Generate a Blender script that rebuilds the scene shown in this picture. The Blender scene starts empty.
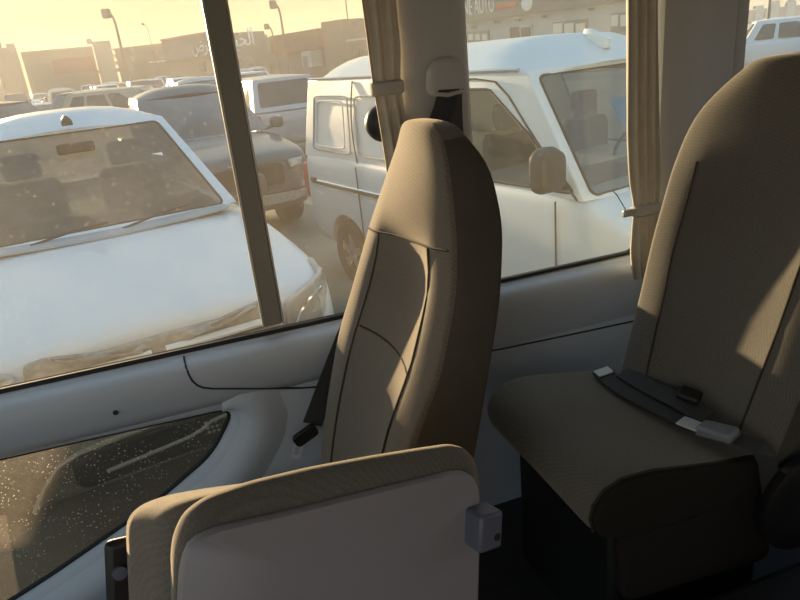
import bpy, bmesh, math, random
import numpy as np
from mathutils import Vector, Matrix
random.seed(7)
SC = bpy.context.scene
COL = SC.collection
R_ = math.radians

# ------------------------------------------------------------------ camera
F = 650.0
EYE = np.array([0.0, 0.0, 2.05])
TH, PI_, RO = R_(17), R_(21), R_(6)
_h = np.array([math.cos(TH), -math.sin(TH), 0]); _az = np.array([math.sin(TH), math.cos(TH), 0]); _z = np.array([0, 0, 1.0])
FWD = _az*math.cos(PI_) - _z*math.sin(PI_); _u0 = _az*math.sin(PI_) + _z*math.cos(PI_)
RT = math.cos(RO)*_h - math.sin(RO)*_u0; UP = math.sin(RO)*_h + math.cos(RO)*_u0
cd = bpy.data.cameras.new('camera'); cam = bpy.data.objects.new('camera', cd); COL.objects.link(cam)
cd.sensor_width = 36; cd.lens = 36*F/800; cd.clip_start = 0.02; cd.clip_end = 2000
cam.matrix_world = Matrix(((RT[0], UP[0], -FWD[0], EYE[0]), (RT[1], UP[1], -FWD[1], EYE[1]), (RT[2], UP[2], -FWD[2], EYE[2]), (0, 0, 0, 1)))
SC.camera = cam

# ------------------------------------------------------------------ sky, sun, exposure
SUN_AZ, SUN_EL = R_(-16.3), R_(6.8)
SUNV = Vector((math.sin(SUN_AZ)*math.cos(SUN_EL), math.cos(SUN_AZ)*math.cos(SUN_EL), math.sin(SUN_EL)))
w = bpy.data.worlds.new('hazy_evening_sky'); SC.world = w; w.use_nodes = True
nt = w.node_tree; N = nt.nodes; L = nt.links
bg = N['Background']
tc = N.new('ShaderNodeTexCoord')
sep = N.new('ShaderNodeSeparateXYZ'); L.new(tc.outputs['Generated'], sep.inputs[0])
rp = N.new('ShaderNodeValToRGB'); L.new(sep.outputs['Z'], rp.inputs[0])
er = rp.color_ramp; er.elements[0].position = 0.0; er.elements[0].color = (1.0, .73, .37, 1)
er.elements[1].position = 1.0; er.elements[1].color = (.50, .74, .98, 1)
for p_, c_ in ((.06, (1.14, .80, .38)), (.16, (1.08, .90, .58)), (.36, (.74, .82, .80)), (.6, (.55, .76, .95))):
    e_ = er.elements.new(p_); e_.color = (*c_, 1)
dt = N.new('ShaderNodeVectorMath'); dt.operation = 'DOT_PRODUCT'; L.new(tc.outputs['Generated'], dt.inputs[0]); dt.inputs[1].default_value = SUNV
mx = N.new('ShaderNodeMath'); mx.operation = 'MAXIMUM'; L.new(dt.outputs['Value'], mx.inputs[0]); mx.inputs[1].default_value = 0
def wpow(p, col, s):
    a = N.new('ShaderNodeMath'); a.operation = 'POWER'; L.new(mx.outputs[0], a.inputs[0]); a.inputs[1].default_value = p
    m = N.new('ShaderNodeVectorMath'); m.operation = 'SCALE'; m.inputs[0].default_value = [c*s for c in col]; L.new(a.outputs[0], m.inputs['Scale'])
    return m
g1 = wpow(60, (1, .74, .30), .40); g2 = wpow(8, (1, .78, .45), .06)
ad = N.new('ShaderNodeVectorMath'); L.new(g1.outputs[0], ad.inputs[0]); L.new(g2.outputs[0], ad.inputs[1])
ad2 = N.new('ShaderNodeVectorMath'); L.new(ad.outputs[0], ad2.inputs[0]); L.new(rp.outputs['Color'], ad2.inputs[1])
rp2 = N.new('ShaderNodeValToRGB'); L.new(sep.outputs['Z'], rp2.inputs[0]); e2 = rp2.color_ramp
e2.elements[0].position = 0; e2.elements[0].color = (.82, .77, .68, 1); e2.elements[1].position = 1; e2.elements[1].color = (.50, .76, 1.0, 1)
e_ = e2.elements.new(.15); e_.color = (.82, .87, .90, 1); e_ = e2.elements.new(.5); e_.color = (.60, .82, 1.02, 1)
sm = N.new('ShaderNodeMapRange'); sm.interpolation_type = 'SMOOTHSTEP'; sm.inputs[1].default_value = -.1; sm.inputs[2].default_value = .75; L.new(dt.outputs['Value'], sm.inputs[0])
sk = N.new('ShaderNodeMix'); sk.data_type = 'RGBA'; L.new(sm.outputs[0], sk.inputs[0]); L.new(rp2.outputs['Color'], sk.inputs[6]); L.new(rp.outputs['Color'], sk.inputs[7])
for l_ in list(ad2.inputs[1].links): L.remove(l_)
L.new(sk.outputs[2], ad2.inputs[1])
L.new(ad2.outputs[0], bg.inputs['Color']); bg.inputs['Strength'].default_value = 1.0
sl = bpy.data.lights.new('low_sun', 'SUN'); sl.energy = 20.0; sl.color = (1.0, .68, .38); sl.angle = R_(1.2)
so = bpy.data.objects.new('low_sun', sl); COL.objects.link(so); so.rotation_euler = (-SUNV).to_track_quat('-Z', 'Y').to_euler(); so.location = (-10, 20, 8)
vs = SC.view_settings; vs.view_transform = 'Standard'; vs.look = 'None'; vs.gamma = 1; vs.use_curve_mapping = False; vs.exposure = 0.25
SC.cycles.transparent_max_bounces = 24; SC.cycles.max_bounces = 10; SC.cycles.use_denoising = True

# ------------------------------------------------------------------ helpers
def lin(r, g, b):
    f = lambda c: (c/255)/12.92 if c/255 <= .04045 else ((c/255+.055)/1.055)**2.4
    return (f(r), f(g), f(b))
def ray(px, py): return FWD*F + RT*(px-400) + UP*(300-py)
def onY(px, py, Y): d = ray(px, py); return EYE + d*(Y/d[1])
def onX(px, py, X): d = ray(px, py); return EYE + d*(X/d[0])
def onZ(px, py, Z): d = ray(px, py); return EYE + d*((Z-EYE[2])/d[2])
def atdist(px, D):           # point at horizontal distance D along the azimuth of photo column px on the horizon, on the ground
    a = TH + math.atan((px-400)/696.0)
    return np.array([math.sin(a)*D, math.cos(a)*D, 0])

def mat(name, col, rough=.5, metal=0, var=0, scale=8, bump=0, coat=0, spec=.5, bscale=None):
    m = bpy.data.materials.new(name); m.use_nodes = True; nt = m.node_tree; b = nt.nodes['Principled BSDF']
    b.inputs['Base Color'].default_value = (*col, 1); b.inputs['Roughness'].default_value = rough; b.inputs['Metallic'].default_value = metal
    b.inputs['Coat Weight'].default_value = coat; b.inputs['Coat Roughness'].default_value = .08; b.inputs['Specular IOR Level'].default_value = spec
    t = nt.nodes.new('ShaderNodeTexCoord')
    if var:
        n = nt.nodes.new('ShaderNodeTexNoise'); n.inputs['Scale'].default_value = scale; n.inputs['Detail'].default_value = 6
        nt.links.new(t.outputs['Object'], n.inputs['Vector'])
        r = nt.nodes.new('ShaderNodeValToRGB'); r.color_ramp.elements[0].position = .3; r.color_ramp.elements[1].position = .7
        r.color_ramp.elements[0].color = (*[c*(1-var) for c in col], 1); r.color_ramp.elements[1].color = (*[min(1, c*(1+var)) for c in col], 1)
        nt.links.new(n.outputs['Fac'], r.inputs[0]); nt.links.new(r.outputs[0], b.inputs['Base Color'])
    if bump:
        n2 = nt.nodes.new('ShaderNodeTexNoise'); n2.inputs['Scale'].default_value = bscale or 200; nt.links.new(t.outputs['Object'], n2.inputs['Vector'])
        bp = nt.nodes.new('ShaderNodeBump'); bp.inputs['Strength'].default_value = bump; bp.inputs['Distance'].default_value = .002
        nt.links.new(n2.outputs['Fac'], bp.inputs['Height']); nt.links.new(bp.outputs[0], b.inputs['Normal'])
    return m

def fabric(name, dark, light, centre=(0, 0, 0)):
    """woven upholstery with fine concentric wavy lines"""
    m = bpy.data.materials.new(name); m.use_nodes = True; nt = m.node_tree; b = nt.nodes['Principled BSDF']; ln = nt.links.new
    t = nt.nodes.new('ShaderNodeTexCoord')
    mp = nt.nodes.new('ShaderNodeMapping'); mp.inputs['Location'].default_value = [-c for c in centre]; ln(t.outputs['Object'], mp.inputs[0])
    wv = nt.nodes.new('ShaderNodeTexWave'); wv.wave_type = 'RINGS'; wv.rings_direction = 'SPHERICAL'; wv.inputs['Scale'].default_value = 42
    wv.inputs['Distortion'].default_value = 6; wv.inputs['Detail'].default_value = 2; wv.inputs['Detail Scale'].default_value = .35
    ln(mp.outputs[0], wv.inputs['Vector'])
    n = nt.nodes.new('ShaderNodeTexNoise'); n.inputs['Scale'].default_value = 420; n.inputs['Detail'].default_value = 3; ln(t.outputs['Object'], n.inputs['Vector'])
    ml = nt.nodes.new('ShaderNodeMath'); ml.operation = 'MULTIPLY_ADD'; ln(n.outputs['Fac'], ml.inputs[0]); ml.inputs[1].default_value = .88
    sc = nt.nodes.new('ShaderNodeMath'); sc.operation = 'MULTIPLY'; ln(wv.outputs['Fac'], sc.inputs[0]); sc.inputs[1].default_value = .12
    ln(sc.outputs[0], ml.inputs[2])
    r = nt.nodes.new('ShaderNodeValToRGB'); r.color_ramp.elements[0].position = .2; r.color_ramp.elements[1].position = .85
    r.color_ramp.elements[0].color = (*dark, 1); r.color_ramp.elements[1].color = (*light, 1)
    ln(ml.outputs[0], r.inputs[0]); ln(r.outputs[0], b.inputs['Base Color'])
    b.inputs['Roughness'].default_value = .9; b.inputs['Specular IOR Level'].default_value = .15
    b.inputs['Sheen Weight'].default_value = .35; b.inputs['Sheen Roughness'].default_value = .5; b.inputs['Sheen Tint'].default_value = (.9, .8, .65, 1)
    bp = nt.nodes.new('ShaderNodeBump'); bp.inputs['Strength'].default_value = .25; bp.inputs['Distance'].default_value = .001
    ln(ml.outputs[0], bp.inputs['Height']); ln(bp.outputs[0], b.inputs['Normal'])
    return m

def glass(name, tint, dust, dustcol=(.9, .86, .78), gloss=.05, specks=0, spk_scale=60, streak=0):
    """clear pane with a film of dust: transparent + a little scattering dust + a faint mirror"""
    m = bpy.data.materials.new(name); m.use_nodes = True; nt = m.node_tree; ln = nt.links.new
    for n in list(nt.nodes):
        if n.type != 'OUTPUT_MATERIAL': nt.nodes.remove(n)
    out = [n for n in nt.nodes if n.type == 'OUTPUT_MATERIAL'][0]
    tr = nt.nodes.new('ShaderNodeBsdfTransparent'); tr.inputs[0].default_value = (*tint, 1)
    tl = nt.nodes.new('ShaderNodeBsdfTranslucent'); tl.inputs[0].default_value = (*dustcol, 1)
    df = nt.nodes.new('ShaderNodeBsdfDiffuse'); df.inputs[0].default_value = (*dustcol, 1)
    dm = nt.nodes.new('ShaderNodeMixShader'); dm.inputs[0].default_value = .35; ln(tl.outputs[0], dm.inputs[1]); ln(df.outputs[0], dm.inputs[2])
    t = nt.nodes.new('ShaderNodeTexCoord')
    no = nt.nodes.new('ShaderNodeTexNoise'); no.inputs['Scale'].default_value = 6; no.inputs['Detail'].default_value = 8; ln(t.outputs['Object'], no.inputs['Vector'])
    mr = nt.nodes.new('ShaderNodeMapRange'); mr.inputs[1].default_value = .25; mr.inputs[2].default_value = .75
    mr.inputs[3].default_value = dust*.7; mr.inputs[4].default_value = dust*1.3; ln(no.outputs['Fac'], mr.inputs[0]); fac = mr.outputs[0]
    if specks:
        vo = nt.nodes.new('ShaderNodeTexVoronoi'); vo.inputs['Scale'].default_value = spk_scale; ln(t.outputs['Object'], vo.inputs['Vector'])
        m2 = nt.nodes.new('ShaderNodeMapRange'); m2.inputs[1].default_value = .10; m2.inputs[2].default_value = .22; m2.inputs[3].default_value = specks; m2.inputs[4].default_value = 0
        ln(vo.outputs['Distance'], m2.inputs[0])
        no2 = nt.nodes.new('ShaderNodeTexNoise'); no2.inputs['Scale'].default_value = 15; ln(t.outputs['Object'], no2.inputs['Vector'])
        m3 = nt.nodes.new('ShaderNodeMapRange'); m3.inputs[1].default_value = .3; m3.inputs[2].default_value = .6; ln(no2.outputs['Fac'], m3.inputs[0])
        mm = nt.nodes.new('ShaderNodeMath'); mm.operation = 'MULTIPLY_ADD'; ln(m2.outputs[0], mm.inputs[0]); ln(m3.outputs[0], mm.inputs[1]); ln(fac, mm.inputs[2]); fac = mm.outputs[0]
    x1 = nt.nodes.new('ShaderNodeMixShader'); ln(fac, x1.inputs[0]); ln(tr.outputs[0], x1.inputs[1]); ln(dm.outputs[0], x1.inputs[2])
    gl = nt.nodes.new('ShaderNodeBsdfGlossy'); gl.inputs['Roughness'].default_value = .03
    fr = nt.nodes.new('ShaderNodeLayerWeight'); fr.inputs[0].default_value = .25
    fm = nt.nodes.new('ShaderNodeMapRange'); fm.inputs[3].default_value = gloss; fm.inputs[4].default_value = min(1, gloss*8); ln(fr.outputs['Fresnel'], fm.inputs[0])
    x2 = nt.nodes.new('ShaderNodeMixShader'); ln(fm.outputs[0], x2.inputs[0]); ln(x1.outputs[0], x2.inputs[1]); ln(gl.outputs[0], x2.inputs[2])
    ln(x2.outputs[0], out.inputs[0])
    return m

def tag(o, label=None, cat=None, group=None, kind=None):
    if label: o['label'] = label
    if cat: o['category'] = cat
    if group: o['group'] = group
    if kind: o['kind'] = kind
    return o
def thing(name, label, cat, loc=(0, 0, 0), rz=0, group=None):
    o = bpy.data.objects.new(name, None); COL.objects.link(o); o.empty_display_size = .1
    o.location = [float(c) for c in loc]; o.rotation_euler = (0, 0, rz); return tag(o, label, cat, group)
def mk(name, V, Fc, m, parent=None, smooth=True, sub=0, bevel=0, bseg=2, local=False, angle=40, solid=0, soff=-1):
    me = bpy.data.meshes.new(name); me.from_pydata([tuple(float(c) for c in v) for v in V], [], [tuple(f) for f in Fc]); me.validate()
    bm = bmesh.new(); bm.from_mesh(me); bmesh.ops.recalc_face_normals(bm, faces=bm.faces); bm.to_mesh(me); bm.free()
    if smooth:
        me.shade_smooth()
        if not sub: me.set_sharp_from_angle(angle=R_(angle))
    o = bpy.data.objects.new(name, me); COL.objects.link(o)
    if m: me.materials.append(m)
    if parent:
        o.parent = parent
        if not local:
            p = parent; off = Vector((0, 0, 0))
            while p: off += p.location; p = p.parent
            o.location = -off
    if solid:
        s = o.modifiers.new('s', 'SOLIDIFY'); s.thickness = solid; s.offset = soff
    if bevel:
        b = o.modifiers.new('b', 'BEVEL'); b.width = bevel; b.segments = bseg; b.limit_method = 'ANGLE'; b.angle_limit = R_(35)
    if sub:
        s = o.modifiers.new('ss', 'SUBSURF'); s.levels = sub; s.render_levels = sub
    return o
class MB:
    def __init__(s): s.V = []; s.F = []
    def add(s, V, Fc): k = len(s.V); s.V += [tuple(v) for v in V]; s.F += [tuple(i+k for i in f) for f in Fc]; return s
    def box(s, c, d, M=None):
        V = [Vector((c[0]+a*d[0]/2, c[1]+b*d[1]/2, c[2]+e*d[2]/2)) for e in (-1, 1) for b in (-1, 1) for a in (-1, 1)]
        if M: V = [M @ v for v in V]
        return s.add(V, [(0, 2, 3, 1), (4, 5, 7, 6), (0, 1, 5, 4), (2, 6, 7, 3), (0, 4, 6, 2), (1, 3, 7, 5)])
    def tube(s, pts, r, n=8, closed=False, flat=1.0):
        P = [Vector([float(c) for c in p]) for p in pts]; V = []; m = len(P); up = None
        for i, p in enumerate(P):
            t = (P[(i+1) % m]-P[i-1]) if closed else (P[min(i+1, m-1)]-P[max(i-1, 0)])
            if t.length < 1e-9: t = Vector((0, 0, 1))
            t.normalize()
            if up is None: up = t.orthogonal().normalized()
            up = (up - t*up.dot(t)); up = up.normalized() if up.length > 1e-6 else t.orthogonal().normalized()
            b = t.cross(up); rr = r[i] if isinstance(r, (list, tuple)) else r
            for k in range(n):
                a = 2*math.pi*k/n; V.append(p + up*(rr*math.cos(a)) + b*(rr*flat*math.sin(a)))
        Fc = []
        for i in range(m if closed else m-1):
            for k in range(n): a = i*n+k; b2 = i*n+(k+1) % n; c = ((i+1) % m)*n+(k+1) % n; d = ((i+1) % m)*n+k; Fc.append((a, b2, c, d))
        if not closed: Fc += [tuple(range(n))[::-1], tuple((m-1)*n+k for k in range(n))]
        return s.add(V, Fc)
    def loft(s, rings, cap=True, closed=True):
        n = len(rings[0]); V = [v for r in rings for v in r]; Fc = []
        for i in range(len(rings)-1):
            for k in range(n if closed else n-1):
                Fc.append((i*n+k, i*n+(k+1) % n, (i+1)*n+(k+1) % n, (i+1)*n+k))
        if cap: Fc += [tuple(range(n))[::-1], tuple((len(rings)-1)*n+k for k in range(n))]
        return s.add(V, Fc)
    def lathe(s, c, axis, prof, n=24):     # prof: (r, h) along axis
        ax = Vector(axis).normalized(); u = ax.orthogonal().normalized(); v = ax.cross(u); c = Vector([float(q) for q in c])
        return s.loft([[c+ax*h+u*(max(r, 1e-4)*math.cos(2*math.pi*k/n))+v*(max(r, 1e-4)*math.sin(2*math.pi*k/n)) for k in range(n)] for r, h in prof])
    def go(s, name, m, parent=None, **k): return mk(name, s.V, s.F, m, parent, **k)
def ribbon(path, wd, th):
    """belt webbing: path of (point, width direction)"""
    m = MB(); rings = []
    for i, (p, d) in enumerate(path):
        p = Vector([float(c) for c in p]); d = Vector(d).normalized()
        a = Vector([float(c) for c in path[max(i-1, 0)][0]]); b = Vector([float(c) for c in path[min(i+1, len(path)-1)][0]])
        t = (b-a).normalized(); n = t.cross(d).normalized()
        rings.append([p+d*(wd/2)+n*th/2, p+d*(wd/2)-n*th/2, p-d*(wd/2)-n*th/2, p-d*(wd/2)+n*th/2])
    return m.loft(rings)
def rrect(x0, z0, x1, z1, r, n=6):
    rs = r if isinstance(r, (list, tuple)) else [r]*4; P = []
    for (cx, cz, a0, q) in ((x1-rs[0], z0+rs[0], -90, rs[0]), (x1-rs[1], z1-rs[1], 0, rs[1]), (x0+rs[2], z1-rs[2], 90, rs[2]), (x0+rs[3], z0+rs[3], 180, rs[3])):
        for k in range(n+1): a = R_(a0+90*k/n); P.append((cx+q*math.cos(a), cz+q*math.sin(a)))
    return P
def round_poly(P, rad, n=6):
    out = []
    m = len(P)
    for i, p in enumerate(P):
        p = Vector(p); a = Vector(P[i-1]); b = Vector(P[(i+1) % m]); r = rad[i] if isinstance(rad, (list, tuple)) else rad
        u = (a-p).normalized(); v = (b-p).normalized()
        for k in range(n+1):
            t = k/n; q0 = p+u*r; q2 = p+v*r; out.append(tuple(q0*(1-t)**2+p*2*t*(1-t)+q2*t*t))
    return out
def offset(P, d):                 # outward for counter-clockwise outlines
    m = len(P); out = []
    for i in range(m):
        a = Vector(P[i-1]); b = Vector(P[(i+1) % m]); t = b-a
        if t.length < 1e-9: out.append(P[i]); continue
        t.normalize(); out.append((P[i][0]+t.y*d, P[i][1]-t.x*d))
    return out
def fill(outer, holes):           # planar triangulation with holes -> verts2D, faces
    bm = bmesh.new()
    for lp in [outer]+holes:
        vs_ = [bm.verts.new((p[0], p[1], 0)) for p in lp]
        for i in range(len(vs_)): bm.edges.new((vs_[i-1], vs_[i]))
    bmesh.ops.triangle_fill(bm, use_beauty=True, use_dissolve=False, edges=bm.edges[:])
    bm.verts.ensure_lookup_table(); bm.verts.index_update()
    V = [(v.co.x, v.co.y) for v in bm.verts]; Fc = [tuple(v.index for v in f.verts) for f in bm.faces]; bm.free(); return V, Fc
def patch(outline, f, rings=4):   # filled outline mapped through f(u, v)
    c = (sum(p[0] for p in outline)/len(outline), sum(p[1] for p in outline)/len(outline)); n = len(outline); V = []; Fc = []
    for k in range(rings):
        s = 1-k/rings
        for p in outline: V.append(f(c[0]+(p[0]-c[0])*s, c[1]+(p[1]-c[1])*s))
    V.append(f(*c))
    for k in range(rings-1):
        for i in range(n): Fc.append((k*n+i, k*n+(i+1) % n, (k+1)*n+(i+1) % n, (k+1)*n+i))
    for i in range(n): Fc.append(((rings-1)*n+i, (rings-1)*n+(i+1) % n, rings*n))
    return V, Fc
def text(name, body, m, M, size, parent, ext=.01):
    cu = bpy.data.curves.new(name, 'FONT'); cu.body = body; cu.size = size; cu.extrude = ext; cu.align_x = 'CENTER'; cu.resolution_u = 3
    o = bpy.data.objects.new(name, cu); COL.objects.link(o); bpy.context.view_layer.update()
    me = bpy.data.meshes.new_from_object(o.evaluated_get(bpy.context.evaluated_depsgraph_get())); bpy.data.objects.remove(o)
    me.transform(M); me.materials.clear(); me.materials.append(m)
    o = bpy.data.objects.new(name, me); COL.objects.link(o)
    if parent: o.parent = parent
    return o
def dup(root, loc, rz, label=None, group=None):
    r = root.copy(); COL.objects.link(r); r.location = [float(c) for c in loc]; r.rotation_euler = (0, 0, rz)
    if label: r['label'] = label
    if group: r['group'] = group
    for ch in list(root.children):
        c = ch.copy(); COL.objects.link(c); c.parent = r
        for g in ch.children: d = g.copy(); COL.objects.link(d); d.parent = c
    return r

# ------------------------------------------------------------------ materials
M = {}
M['panel'] = mat('grey_moulded_plastic', lin(188, 196, 204), .55, var=.03, scale=3, bump=.15, bscale=400)
M['lining'] = mat('dark_wall_lining', lin(92, 92, 94), .8)
M['pillar'] = mat('warm_grey_pillar_plastic', lin(200, 197, 192), .6, var=.03, bump=.1, bscale=400)
M['seam'] = mat('dark_seam_rubber', lin(48, 50, 54), .7)
M['frame'] = mat('dark_window_frame', lin(136, 132, 122), .5, var=.06)
M['alu'] = mat('pale_frame_edge', lin(190, 188, 178), .35, metal=.4)
M['rubber'] = mat('black_rubber', lin(32, 32, 34), .7)
M['floor'] = mat('dark_floor_vinyl', lin(40, 40, 42), .8, var=.2, scale=30)
M['head'] = mat('headliner_felt', lin(170, 165, 155), .95)
FC = (lin(94, 90, 84), lin(134, 128, 119))
M['fab'] = fabric('brown_grey_woven_fabric', *FC, (.30, 1.42, 1.22))
M['fabr'] = fabric('brown_grey_woven_fabric_wide', *FC, (1.12, 1.32, 1.22))
M['fabf'] = fabric('brown_grey_woven_fabric_fold', *FC, (-.05, .75, 1.36))
M['fabside'] = mat('plain_dark_side_fabric', lin(92, 88, 80), .92, var=.05, scale=20, bump=.3, bscale=500, spec=.1)
M['sidepanel'] = mat('dark_brown_side_fabric', lin(48, 44, 40), .92, bump=.3, bscale=500, spec=.1)
M['piping'] = mat('dark_seam_thread', lin(62, 56, 46), .9)
M['backplate'] = mat('lilac_grey_seat_plastic', lin(150, 146, 151), .45, var=.02, bump=.1, bscale=300)
M['latch'] = mat('blue_grey_latch_plastic', lin(98, 102, 118), .4)
M['buckle'] = mat('grey_buckle_plastic', lin(140, 144, 150), .35)
M['black'] = mat('black_plastic', lin(30, 30, 32), .45)
M['web'] = mat('charcoal_belt_webbing', lin(66, 66, 66), .8, bump=.4, bscale=900)
M['web2'] = mat('grey_belt_webbing', lin(86, 86, 84), .8, bump=.4, bscale=900)
M['steel'] = mat('brushed_steel', lin(222, 225, 228), .3, metal=.25)
M['tagw'] = mat('white_cloth_label', lin(225, 228, 225), .7)
M['curt'] = None
M['white'] = mat('white_car_paint', lin(206, 214, 219), .32, coat=.35, var=.02, scale=2)
M['white2'] = mat('dusty_white_car_paint', lin(208, 213, 212), .4, coat=.3, var=.03, scale=3)
M['silver'] = mat('silver_car_paint', lin(176, 178, 178), .35, metal=.3, coat=.4)
M['grey'] = mat('dark_grey_car_paint', lin(92, 94, 98), .35, metal=.2, coat=.5, var=.05, scale=4)
M['beige'] = mat('champagne_car_paint', lin(176, 164, 142), .4, metal=.2, coat=.3)
M['darkcar'] = mat('charcoal_car_paint', lin(64, 64, 66), .35, coat=.5)
M['bluecar'] = mat('slate_blue_car_paint', lin(84, 96, 112), .35, coat=.5)
M['redcar'] = mat('maroon_car_paint', lin(112, 50, 44), .35, coat=.5)
M['cowl'] = mat('dusty_cowl_plastic', lin(150, 160, 165), .6)
M['grille'] = mat('dusty_grey_grille_plastic', lin(146, 146, 140), .75, var=.25, scale=25)
M['chrome'] = mat('chrome', lin(225, 225, 222), .12, metal=1)
M['tyre'] = mat('tyre_rubber', lin(44, 42, 40), .9, var=.1)
M['rim'] = mat('alloy_rim', lin(160, 160, 158), .35, metal=.7)
M['lampw'] = mat('clear_lamp_lens', lin(188, 192, 190), .12, coat=1)
M['lampin'] = mat('lamp_reflector', lin(170, 176, 178), .3, metal=.3)
M['tail'] = mat('red_tail_lamp', lin(190, 40, 32), .25, coat=1)
M['carglass'] = mat('far_car_glass', lin(52, 54, 52), .08, coat=1)
M['interior'] = mat('car_interior_grey', lin(84, 80, 74), .8)
M['mirrorcase'] = mat('brown_mirror_casing', lin(66, 58, 48), .5)
M['plate'] = mat('number_plate_white', lin(232, 232, 228), .5)
M['paper'] = mat('white_paper', lin(235, 235, 232), .8)
M['pane'] = glass('dusty_bus_pane', (.76, .79, .80), .028, (.86, .82, .74), .012, specks=.04, spk_scale=45)
M['pane2'] = glass('cleaner_bus_pane', (.74, .79, .81), .020, (.84, .84, .80), .012, specks=.03, spk_scale=45)
M['pane3'] = glass('speckled_low_pane', (.55, .56, .55), .035, (.92, .86, .76), .015, specks=.35, spk_scale=85)
M['wind'] = glass('dusty_windscreen', (.26, .28, .27), .30, (.56, .53, .48), .04, specks=.10, spk_scale=14)
M['vanwind'] = glass('van_windscreen', (.45, .54, .56), .07, (.7, .76, .78), .08)
M['vanglass'] = glass('van_side_glass', (.48, .52, .48), .03, (.8, .8, .75), .05)
def curtain_mat():
    m = mat('grey_beige_curtain_cloth', lin(206, 201, 190), .95, var=.06, scale=30, bump=.3, bscale=300, spec=.1)
    nt = m.node_tree; b = nt.nodes['Principled BSDF']; o = [n for n in nt.nodes if n.type == 'OUTPUT_MATERIAL'][0]
    t = nt.nodes.new('ShaderNodeBsdfTranslucent'); t.inputs[0].default_value = (*lin(190, 182, 166), 1)
    x = nt.nodes.new('ShaderNodeMixShader'); x.inputs[0].default_value = .16; nt.links.new(b.outputs[0], x.inputs[1]); nt.links.new(t.outputs[0], x.inputs[2]); nt.links.new(x.outputs[0], o.inputs[0])
    return m
M['curt'] = curtain_mat()

# ------------------------------------------------------------------ SETTING: ground, bus shell
def structure(o): o['kind'] = 'structure'; return o
gm = bpy.data.materials.new('dusty_asphalt'); gm.use_nodes = True
def asphalt(m):
    nt = m.node_tree; b = nt.nodes['Principled BSDF']; t = nt.nodes.new('ShaderNodeTexCoord'); n = nt.nodes.new('ShaderNodeTexNoise'); n.inputs['Scale'].default_value = .6; n.inputs['Detail'].default_value = 10
    nt.links.new(t.outputs['Object'], n.inputs['Vector']); r = nt.nodes.new('ShaderNodeValToRGB'); r.color_ramp.elements[0].position = .3; r.color_ramp.elements[1].position = .7
    r.color_ramp.elements[0].color = (*lin(112, 104, 90), 1); r.color_ramp.elements[1].color = (*lin(150, 142, 126), 1)
    nt.links.new(n.outputs['Fac'], r.inputs[0]); nt.links.new(r.outputs[0], b.inputs['Base Color']); b.inputs['Roughness'].default_value = .9
asphalt(gm)
structure(mk('ground', [(-300, -60, 0), (300, -60, 0), (300, 400, 0), (-300, 400, 0)], [(0, 1, 2, 3)], gm))

WY, GY, OY = 1.65, 1.70, 1.712       # inner face, glass, outer face of the bus side
FZ = .58                            # bus floor
XL, XR, ZT = -2.3, 2.9, 2.62
W1 = rrect(-1.75, 1.358, .557, 2.33, .05)
W2 = rrect(.763, 1.358, 1.335, 2.33, .04)
W3 = rrect(1.668, 1.40, 2.6, 2.16, .13)
W4 = round_poly([(-1.9, .36), (-1.2, .55), (-.60, .772), (-.27, .918), (-.085, 1.03), (.012, 1.165), (-.55, 1.18), (-1.9, 1.20)],
                [.02, .05, .1, .08, .05, .07, .1, .02])
def ccw(P):
    a = sum(P[i-1][0]*P[i][1]-P[i][0]*P[i-1][1] for i in range(len(P)))
    return P if a > 0 else P[::-1]
HOLES = [ccw(p) for p in (W1, W2, W3, W4)]
def build_wall():
    mb = MB()
    lips = [.05, .05, .022, .08]
    outs = [offset(h, l) for h, l in zip(HOLES, lips)]
    outer = [(XL, FZ-.1), (XR, FZ-.1), (XR, ZT), (XL, ZT)]
    V, Fc = fill(outer, outs); mb.add([(x, WY, z) for x, z in V], Fc)
    V, Fc = fill(outer, HOLES); mb.add([(x, OY, z) for x, z in V], Fc)
    for h, l in zip(HOLES, lips):
        n = len(h); rings = []
        for k in range(7):
            a = k/6*math.pi/2; o = offset(h, l*(1-math.sin(a))); y = WY + (GY-.012-WY)*(1-math.cos(a))
            rings.append([(p[0], y, p[1]) for p in o])
        rings.append([(p[0], OY, p[1]) for p in h])
        mb.loft(rings, cap=False)
    for i in range(4):
        a, b = outer[i], outer[(i+1) % 4]; mb.add([(a[0], WY, a[1]), (b[0], WY, b[1]), (b[0], OY, b[1]), (a[0], OY, a[1])], [(0, 1, 2, 3)])
    o = mk('wall_right', mb.V, mb.F, M['panel'], smooth=True, angle=35)
    bm = bmesh.new(); bm.from_mesh(o.data); bmesh.ops.remove_doubles(bm, verts=bm.verts, dist=1e-5); bmesh.ops.recalc_face_normals(bm, faces=bm.faces); bm.to_mesh(o.data); bm.free()
    o.data.set_sharp_from_angle(angle=R_(35))
    return structure(o)
WALL = build_wall()
# seams between wall panels: thin recessed rubber lines
def seam(pts, name): structure(MB().tube([(x, WY, z) for x, z in pts], .0032, 6).go(name, M['seam']))
seam([(.75, 1.162), (.80, 1.157), (1.0, 1.148), (1.33, 1.136), (1.7, 1.13)], 'trim_6')
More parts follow.
